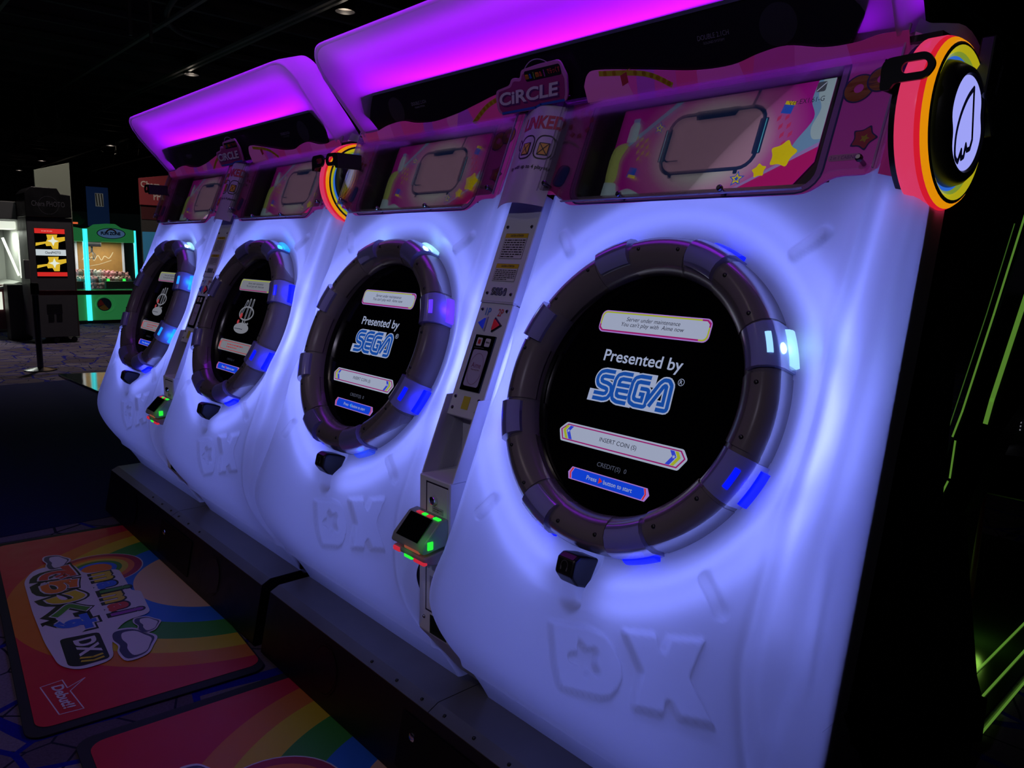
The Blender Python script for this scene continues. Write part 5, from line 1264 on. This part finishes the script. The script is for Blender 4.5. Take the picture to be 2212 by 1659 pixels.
# ------------------------------------------------------------------ claw machines
M_GREEN = pbr('claw_green', (0.05, 0.42, 0.13), 0.35, emit=(0.01, 0.09, 0.025, 1), es=1.0)
M_TUBE = pbr('claw_tube', (0.1, 0.6, 0.6), 0.3, emit=(0.04, 0.72, 0.80, 1), es=1.3)
M_WOOD = pbr('claw_wood', srgb(150, 108, 52), 0.7, noise=0.25, nscale=18)
M_PANE = clear('claw_pane', (0.93, 0.96, 0.95), 0.8, 0.04, 0.03, (0.5, 0.5, 0.5))
def claw(y0, label):
    t = thing('claw_machine', label, 'claw machine', (-15.0, y0, 0.004), group='green claw machines')
    w = 0.84
    put('lower_cabinet', cached('cw0', lambda: bevel(MB().box(-0.85, 0.0, 0.0, w, 0.06, 0.64), 0.02, 2)), M_GREEN, t)
    put('base', cached('cw1', lambda: MB().box(-0.85, -0.02, 0.01, w-0.01, 0.0, 0.06).mesh('b')), M_BLACK, t)
    put('marquee', cached('cw2', lambda: bevel(MB().prism([(0.0, 1.53), (w, 1.53), (w, 1.76), (w*0.72, 1.80), (w*0.60, 1.87), (w*0.40, 1.87), (w*0.28, 1.80), (0.0, 1.76)], -0.85, 0.03, 'x'), 0.015, 2)), M_GREEN, t)
    put('marquee_oval', cached('cw3', lambda: kio(0.046, shape([circle(w*0.5, 1.69, 0.24, 36, 0.092)]))), pbr('oval_sky', srgb(110, 150, 190), 0.4, emit=srgb(70, 100, 140), es=0.5), t)
    put('marquee_rim', cached('cw4', lambda: kio(0.047, shape([circle(w*0.5, 1.69, 0.25, 36, 0.1), circle(w*0.5, 1.69, 0.235, 36, 0.088)]))), pbr('oval_rim', srgb(40, 60, 130), 0.4), t)
    put('marquee_text', cached('cw5', lambda: kio(0.049, text('FUN ZONE', w*0.49, 1.69, 0.34, 0.062, bold=0.05))), pbr('oval_text', srgb(40, 30, 110), 0.4), t)
    put('marquee_rainbow', cached('cw6', lambda: kio(0.048, MB().stroke([(w*0.5+0.09*math.cos(R(a)), 1.68+0.085*math.sin(R(a))) for a in range(20, 161, 14)], 0.025).mesh('r'))), pbr('oval_orange', srgb(220, 120, 50), 0.4), t)
    for k, y in enumerate((0.0, w)):
        put('light_tube', cached('cw7%d' % k, lambda y=y: MB().box(-0.02, 0.035, y-0.017, y+0.017, 0.06, 1.76).mesh('t')), M_TUBE, t, label='glowing turquoise corner tube')
        put('corner_post', cached('cw8%d' % k, lambda y=y: MB().box(-0.85, -0.80, y-0.02, y+0.02, 0.6, 1.6).mesh('t')), M_WHITEMETAL, t)
    put('back_board', cached('cw9', lambda: MB().box(-0.84, -0.82, 0.02, w-0.02, 0.64, 1.55).mesh('b')), M_WOOD, t)
    put('board_script', cached('cwa', lambda: kio(-0.815, MB().stroke(catmull([(0.10, 1.18), (0.16, 1.26), (0.20, 1.16), (0.27, 1.24), (0.31, 1.17), (0.38, 1.27), (0.44, 1.18), (0.50, 1.26), (0.58, 1.22), (0.66, 1.34)], 5), 0.014).stroke(catmull([(0.20, 1.06), (0.40, 1.10), (0.62, 1.18)], 5), 0.010).mesh('s'))), ink('script_cream', (196, 180, 150)), t)
    put('front_pane', cached('cwb', lambda: MB().box(-0.012, -0.006, 0.03, w-0.03, 0.64, 1.53).mesh('p')), M_PANE, t)
    put('play_deck', cached('cwc', lambda: MB().box(-0.82, -0.02, 0.03, w-0.03, 0.62, 0.66).mesh('p')), M_WHITEMETAL, t)
    put('control_shelf', cached('cwd', lambda: bevel(MB().box(0.0, 0.10, 0.26, 0.78, 0.66, 0.80), 0.015, 2)), pbr('shelf_dark', (0.07, 0.12, 0.09), 0.4), t)
    for k, (y, c) in enumerate(((0.32, (60, 255, 90)), (0.60, (60, 255, 90)))):
        put('control_light', cached('cwe%d' % k, lambda y=y: MB().lathe([(0.0, 0.85), (0.025, 0.84), (0.028, 0.80)], 12, M=Matrix.Translation((0.05, y, 0))).mesh('l')), glow('claw_led', c, 1.0), t)
    put('prize_door', cached('cwf', lambda: kio(0.004, shape([circle(0.24, 0.36, 0.125, 30)]))), pbr('door_navy', (0.02, 0.05, 0.09), 0.3), t)
    put('prize_door_rim', cached('cwg', lambda: MB().tube([(0.006, 0.26+0.165*math.cos(R(a)), 0.36+0.150*math.sin(R(a))) for a in range(0, 360, 12)], 0.014, 6, closed=True).mesh('r', True)), M_GREEN, t)
    put('prize_door_fan', cached('cwh', lambda: kio(0.006, shape([[(0.24, 0.36)]+[(0.24+0.11*math.cos(R(a)), 0.36+0.11*math.sin(R(a))) for a in range(120, 201, 10)]]))), ink('fan_red', (170, 60, 60)), t)
    put('prize_door_fan', cached('cwi', lambda: kio(0.006, shape([[(0.24, 0.36)]+[(0.24+0.11*math.cos(R(a)), 0.36+0.11*math.sin(R(a))) for a in range(210, 311, 10)]]))), ink('fan_gold', (170, 130, 60)), t)
    put('claw_carriage', cached('cwj', lambda: bevel(MB().box(-0.45, -0.20, 0.06, 0.30, 1.44, 1.54), 0.01, 1)), M_BLACK, t)
    def grab():
        mb = MB().tube([(-0.32, 0.16, 1.44), (-0.32, 0.16, 1.34)], 0.02, 8)
        for a in (0, 120, 240):
            c, s = math.cos(R(a)), math.sin(R(a))
            mb.tube([(-0.32+c*r_, 0.16+s*r_, z_) for r_, z_ in ((0.01, 1.34), (0.07, 1.30), (0.075, 1.24), (0.03, 1.20))], 0.008, 6)
        return mb.mesh('claw', True)
    put('grab_claw', cached('cwk', grab), M_SPOT, t)
    return t
claw(2.545, 'complete green claw machine between the kiosk and the white cabinet')
claw(1.660, 'green claw machine mostly hidden behind the dark kiosk')
lamp('claw_light', 'AREA', (-15.35, 2.96, 1.52), 15, (1.0, 0.92, 0.78), (0.5, 0.7), (0, 0, 0))
lamp('claw_light', 'AREA', (-15.35, 2.08, 1.52), 13, (1.0, 0.92, 0.78), (0.5, 0.7), (0, 0, 0))
# plush prizes
def plush(c1, c2):
    mb = MB().sphere((0, 0, 0.05), 0.06, 10, 7, (1, 1, 0.9)).sphere((0, 0, 0.125), 0.046, 10, 7)
    for s in (-1, 1):
        mb.sphere((0, s*0.034, 0.168), 0.017, 7, 5).sphere((0.045, s*0.045, 0.06), 0.02, 7, 5).sphere((0.05, s*0.035, 0.012), 0.024, 7, 5)
    return mb.mesh('plush_toy', True)
pm_ = plush(0, 0)
PC = [pbr('plush_%d' % i, srgb(*c), 0.95, spec=0.1) for i, c in enumerate(((196, 160, 160), (206, 196, 190), (170, 120, 120), (150, 130, 110), (214, 150, 160)))]
rg = random.Random(5)
for k in range(44):
    y = 1.78+(k % 22)*0.071+rg.uniform(-0.02, 0.02)
    row = k//22
    hgt = 0.665+0.125*row*(0.55+0.45*abs(math.sin((y-1.75)/0.5)))
    o = put('plush_toy', pm_, PC[rg.randrange(5)], None, Matrix.Translation((-15.14-0.11*row+rg.uniform(-0.03, 0.03), y, hgt)) @ Matrix.Rotation(rg.uniform(-0.8, 0.8), 4, 'Z') @ Matrix.Scale(1.25, 4))
    tag(o, 'small pastel plush toy in the prize heap behind claw machine glass', 'plush toy', 'plush prizes in the claw machines')

# ------------------------------------------------------------------ signs behind
sg = thing('hanging_sign', 'dim red sign with white lettering left of the rear cabinet', 'sign', (-12.5, 3.05, 0.0))
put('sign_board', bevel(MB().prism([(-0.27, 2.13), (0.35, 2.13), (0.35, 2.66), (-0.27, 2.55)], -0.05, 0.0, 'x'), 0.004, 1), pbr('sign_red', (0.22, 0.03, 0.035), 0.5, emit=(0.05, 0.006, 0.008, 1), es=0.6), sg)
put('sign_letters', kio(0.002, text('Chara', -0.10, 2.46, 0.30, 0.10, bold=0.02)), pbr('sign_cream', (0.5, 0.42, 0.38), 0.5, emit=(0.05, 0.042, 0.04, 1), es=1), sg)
put('sign_letters', kio(0.002, text('PHOTO', 0.12, 2.28, 0.36, 0.13, bold=0.02)), MATS['sign_cream'], sg)
put('sign_post', MB().box(-0.06, -0.02, -0.26, 0.34, 0.0, 2.13), pbr('sign_back', (0.06, 0.055, 0.055), 0.6), sg)
put('lower_sign', kio(-0.015, shape([rrect(0.04, 2.0, 0.60, 0.2, 0.01)])), pbr('sign_red_dim', (0.09, 0.02, 0.025), 0.5), sg)
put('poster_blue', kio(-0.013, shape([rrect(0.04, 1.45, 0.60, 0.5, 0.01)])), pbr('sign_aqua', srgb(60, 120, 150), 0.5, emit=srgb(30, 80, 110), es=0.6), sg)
bn = thing('wall_banner', 'dark blue hanging banner with a small red and white striped patch', 'banner', (-16.2, 3.08, 0.0))
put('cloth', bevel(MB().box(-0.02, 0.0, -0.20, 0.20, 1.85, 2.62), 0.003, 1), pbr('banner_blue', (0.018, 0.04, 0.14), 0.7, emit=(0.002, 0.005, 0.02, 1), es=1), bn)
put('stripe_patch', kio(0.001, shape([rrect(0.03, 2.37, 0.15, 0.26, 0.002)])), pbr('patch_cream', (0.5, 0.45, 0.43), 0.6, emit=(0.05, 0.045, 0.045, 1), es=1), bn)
for k in range(3):
    put('patch_stripe', kio(0.002, shape([rrect(-0.02+0.05*k, 2.37, 0.018, 0.24, 0.002, rot=R(4))])), pbr('patch_red', (0.24, 0.05, 0.05), 0.6), bn)
# dark partition behind the claw machines
tag(put('dark_partition', bevel(MB().box(-17.6, -17.5, -2.0, 7.0, 0.0, 2.18), 0.004, 1), pbr('partition_slate', (0.10, 0.095, 0.12), 0.7)), 'long dark grey partition wall behind the claw machines', 'partition')
tg = thing('topper_sign', 'small lit cartoonless topper sign above the claw machines', 'sign', (-15.3, 2.42, 1.84))
tg['label'] = 'small green and orange topper sign above the hidden claw machine'
put('board', kio(0.0, shape([catmull([(-0.16, 0.0), (-0.14, 0.12), (-0.03, 0.22), (0.08, 0.20), (0.14, 0.12), (0.20, 0.10), (0.12, 0.0)], 4, True)], 0, 0.02)), pbr('topper_green', (0.02, 0.05, 0.03), 0.5), tg)
put('orange_strip', kio(0.012, shape([rrect(-0.02, 0.03, 0.18, 0.035, 0.006)])), glow('topper_orange', (205, 90, 50)), tg)
put('white_mark', kio(0.012, shape([catmull([(-0.12, 0.06), (-0.11, 0.14), (-0.07, 0.18), (-0.06, 0.10), (-0.09, 0.06)], 3, True)])), glow('topper_white', (180, 170, 150)), tg)

# dark glossy floor plate reflecting the claw machine light
tag(put('floor_plate', bevel(MB().prism([(-8.55, 0.66), (-7.15, 0.72), (-6.6, 1.9), (-8.2, 2.0)], 0.003, 0.025), 0.004, 1), pbr('plate_glass', (0.012, 0.03, 0.03), 0.08)), 'dark glossy floor plate beyond the rear cabinet', 'floor plate')
lamp('plate_glow', 'AREA', (-9.6, 2.6, 1.4), 4, (0.2, 1.0, 0.85), (0.2, 1.2), (R(70), 0, R(-60)))

# ------------------------------------------------------------------ green-lit machine behind the near cabinet, right edge
gm = thing('green_lit_machine', 'black arcade machine with slanted green light lines at the right edge', 'arcade machine', (0.3, 1.5, 0.0))
M_GLED = pbr('green_line', (0.05, 0.15, 0.02), 0.3, emit=(0.10, 0.24, 0.03, 1), es=0.75)
M_GDIM = pbr('green_line_dim', (0.03, 0.06, 0.01), 0.3, emit=(0.04, 0.11, 0.015, 1), es=0.7)
put('body', bevel(MB().prism([(-0.20, 0.052), (-0.19, 0.70), (-0.15, 0.93), (-0.08, 1.27), (0.02, 1.75), (0.30, 2.1), (0.60, 2.1), (0.13, 1.25), (-0.02, 0.90), (-0.06, 0.75), (-0.10, 0.60), (-0.12, 0.052)], 0.02, 0.22, 'y'), 0.008, 1), M_CASE, gm)
def gline(pts, w, key, mat, y=0.014):
    me = MB().stroke(pts, w, 0).mesh('l'); me.transform(Matrix.Translation((0, y, 0)) @ Matrix.Rotation(R(90), 4, 'X'))
    put('light_line', me, mat, gm)
gline([(-0.155, 0.86), (-0.135, 0.95), (-0.08, 1.27), (-0.028, 1.59), (0.02, 1.85)], 0.006, 'a', M_GLED)
gline([(-0.17, 0.88), (-0.10, 1.27), (-0.055, 1.55)], 0.003, 'b', M_GDIM)
gline([(-0.148, 0.72), (-0.145, 0.85)], 0.006, 'c', M_GLED)
gline([(-0.175, 0.635), (-0.152, 0.71)], 0.006, 'd', M_GLED)
gline([(-0.065, 0.92), (-0.055, 1.0), (0.0, 1.33), (0.05, 1.6)], 0.014, 'e', M_GLED)
deck = put('control_deck', bevel(MB().prism([(-0.20, 0.735), (-0.09, 0.77), (0.20, 0.79), (0.20, 0.62), (-0.20, 0.62)], 0.30, 0.58, 'y'), 0.006, 1), M_CASE, gm)
put('deck_light', MB().add([(-0.195, 0.298, 0.738), (-0.125, 0.298, 0.762), (-0.125, 0.298, 0.782), (-0.195, 0.298, 0.756)], [(0, 1, 2, 3)]), M_GLED, deck)
put('deck_plate', MB().add([(-0.195, 0.297, 0.690), (0.00, 0.297, 0.740), (0.00, 0.297, 0.775), (-0.195, 0.297, 0.736)], [(0, 1, 2, 3)]), pbr('deck_glass', (0.06, 0.06, 0.10), 0.15), deck)
mk_ = MB()
for k in range(5): mk_.stroke([(0.02+0.01*k, 0.80+0.005*k), (0.026+0.01*k, 0.803+0.005*k)], 0.005)
mk_.stroke(circle(0.10, 0.905, 0.022, 20), 0.004, closed=True).stroke(circle(0.10, 0.905, 0.011, 16), 0.004, closed=True)
for k in range(5): mk_.stroke([(0.145, 0.90+0.014*k), (0.149, 0.90+0.014*k)], 0.006)
mk_.stroke([(0.20, 0.90), (0.24, 0.87), (0.20, 0.84)], 0.004).stroke([(0.205, 0.88), (0.235, 0.855), (0.205, 0.82)], 0.004).stroke([(0.21, 0.92), (0.25, 0.90)], 0.006)
me = mk_.mesh('marks'); me.transform(Matrix.Translation((-0.255, 0.60, -0.085)) @ Matrix.Rotation(R(90), 4, 'X'))
put('deck_marks', me, pbr('deck_marks', (0.3, 0.3, 0.34), 0.5, emit=(0.16, 0.16, 0.19, 1), es=1), gm)
put('deck_back', bevel(MB().box(-0.26, 0.20, 0.61, 0.66, 0.60, 0.93), 0.004, 1), pbr('deck_slate', (0.03, 0.03, 0.045), 0.4), gm)
put('deck_post', MB().lathe([(0.022, 0.052), (0.022, 0.70)], 14, M=Matrix.Translation((-0.25, 0.75, 0))), pbr('post_red', (0.08, 0.005, 0.02), 0.4), gm, smooth=True)
# stepped platform with green edge lights
pf = thing('lit_platform', 'low dark platform with green edge lines at the lower right', 'platform', (0.0, 0.0, 0.003))
put('deck_floor', bevel(MB().box(-0.9, 0.39, 1.25, 3.2, 0.0, 0.045), 0.004, 1), pbr('platform_gloss', (0.02, 0.03, 0.025), 0.2), pf)
for k, (x, zt) in enumerate(((0.392, 0.010), (0.386, 0.040), (0.345, 0.048), (0.28, 0.048))):
    put('edge_light', MB().box(x-0.003, x+0.003, 1.27 if k < 3 else 1.55, 3.1, zt-0.004, zt+0.002), MATS['green_line'], pf)
lamp('platform_light', 'POINT', (0.20, 1.85, 0.14), 0.22, (0.45, 1.0, 0.12), 0.03)
# grey machine side further right behind the lamp
tag(put('slanted_pillar', bevel(MB().prism([(0.60, 0.0), (0.95, 0.0), (1.55, 2.6), (1.30, 2.6)], 1.9, 2.3, 'y'), 0.01, 1), pbr('pillar_violet', (0.02, 0.016, 0.026), 0.5)), 'dark slanted machine side in the upper right corner', 'machine side')
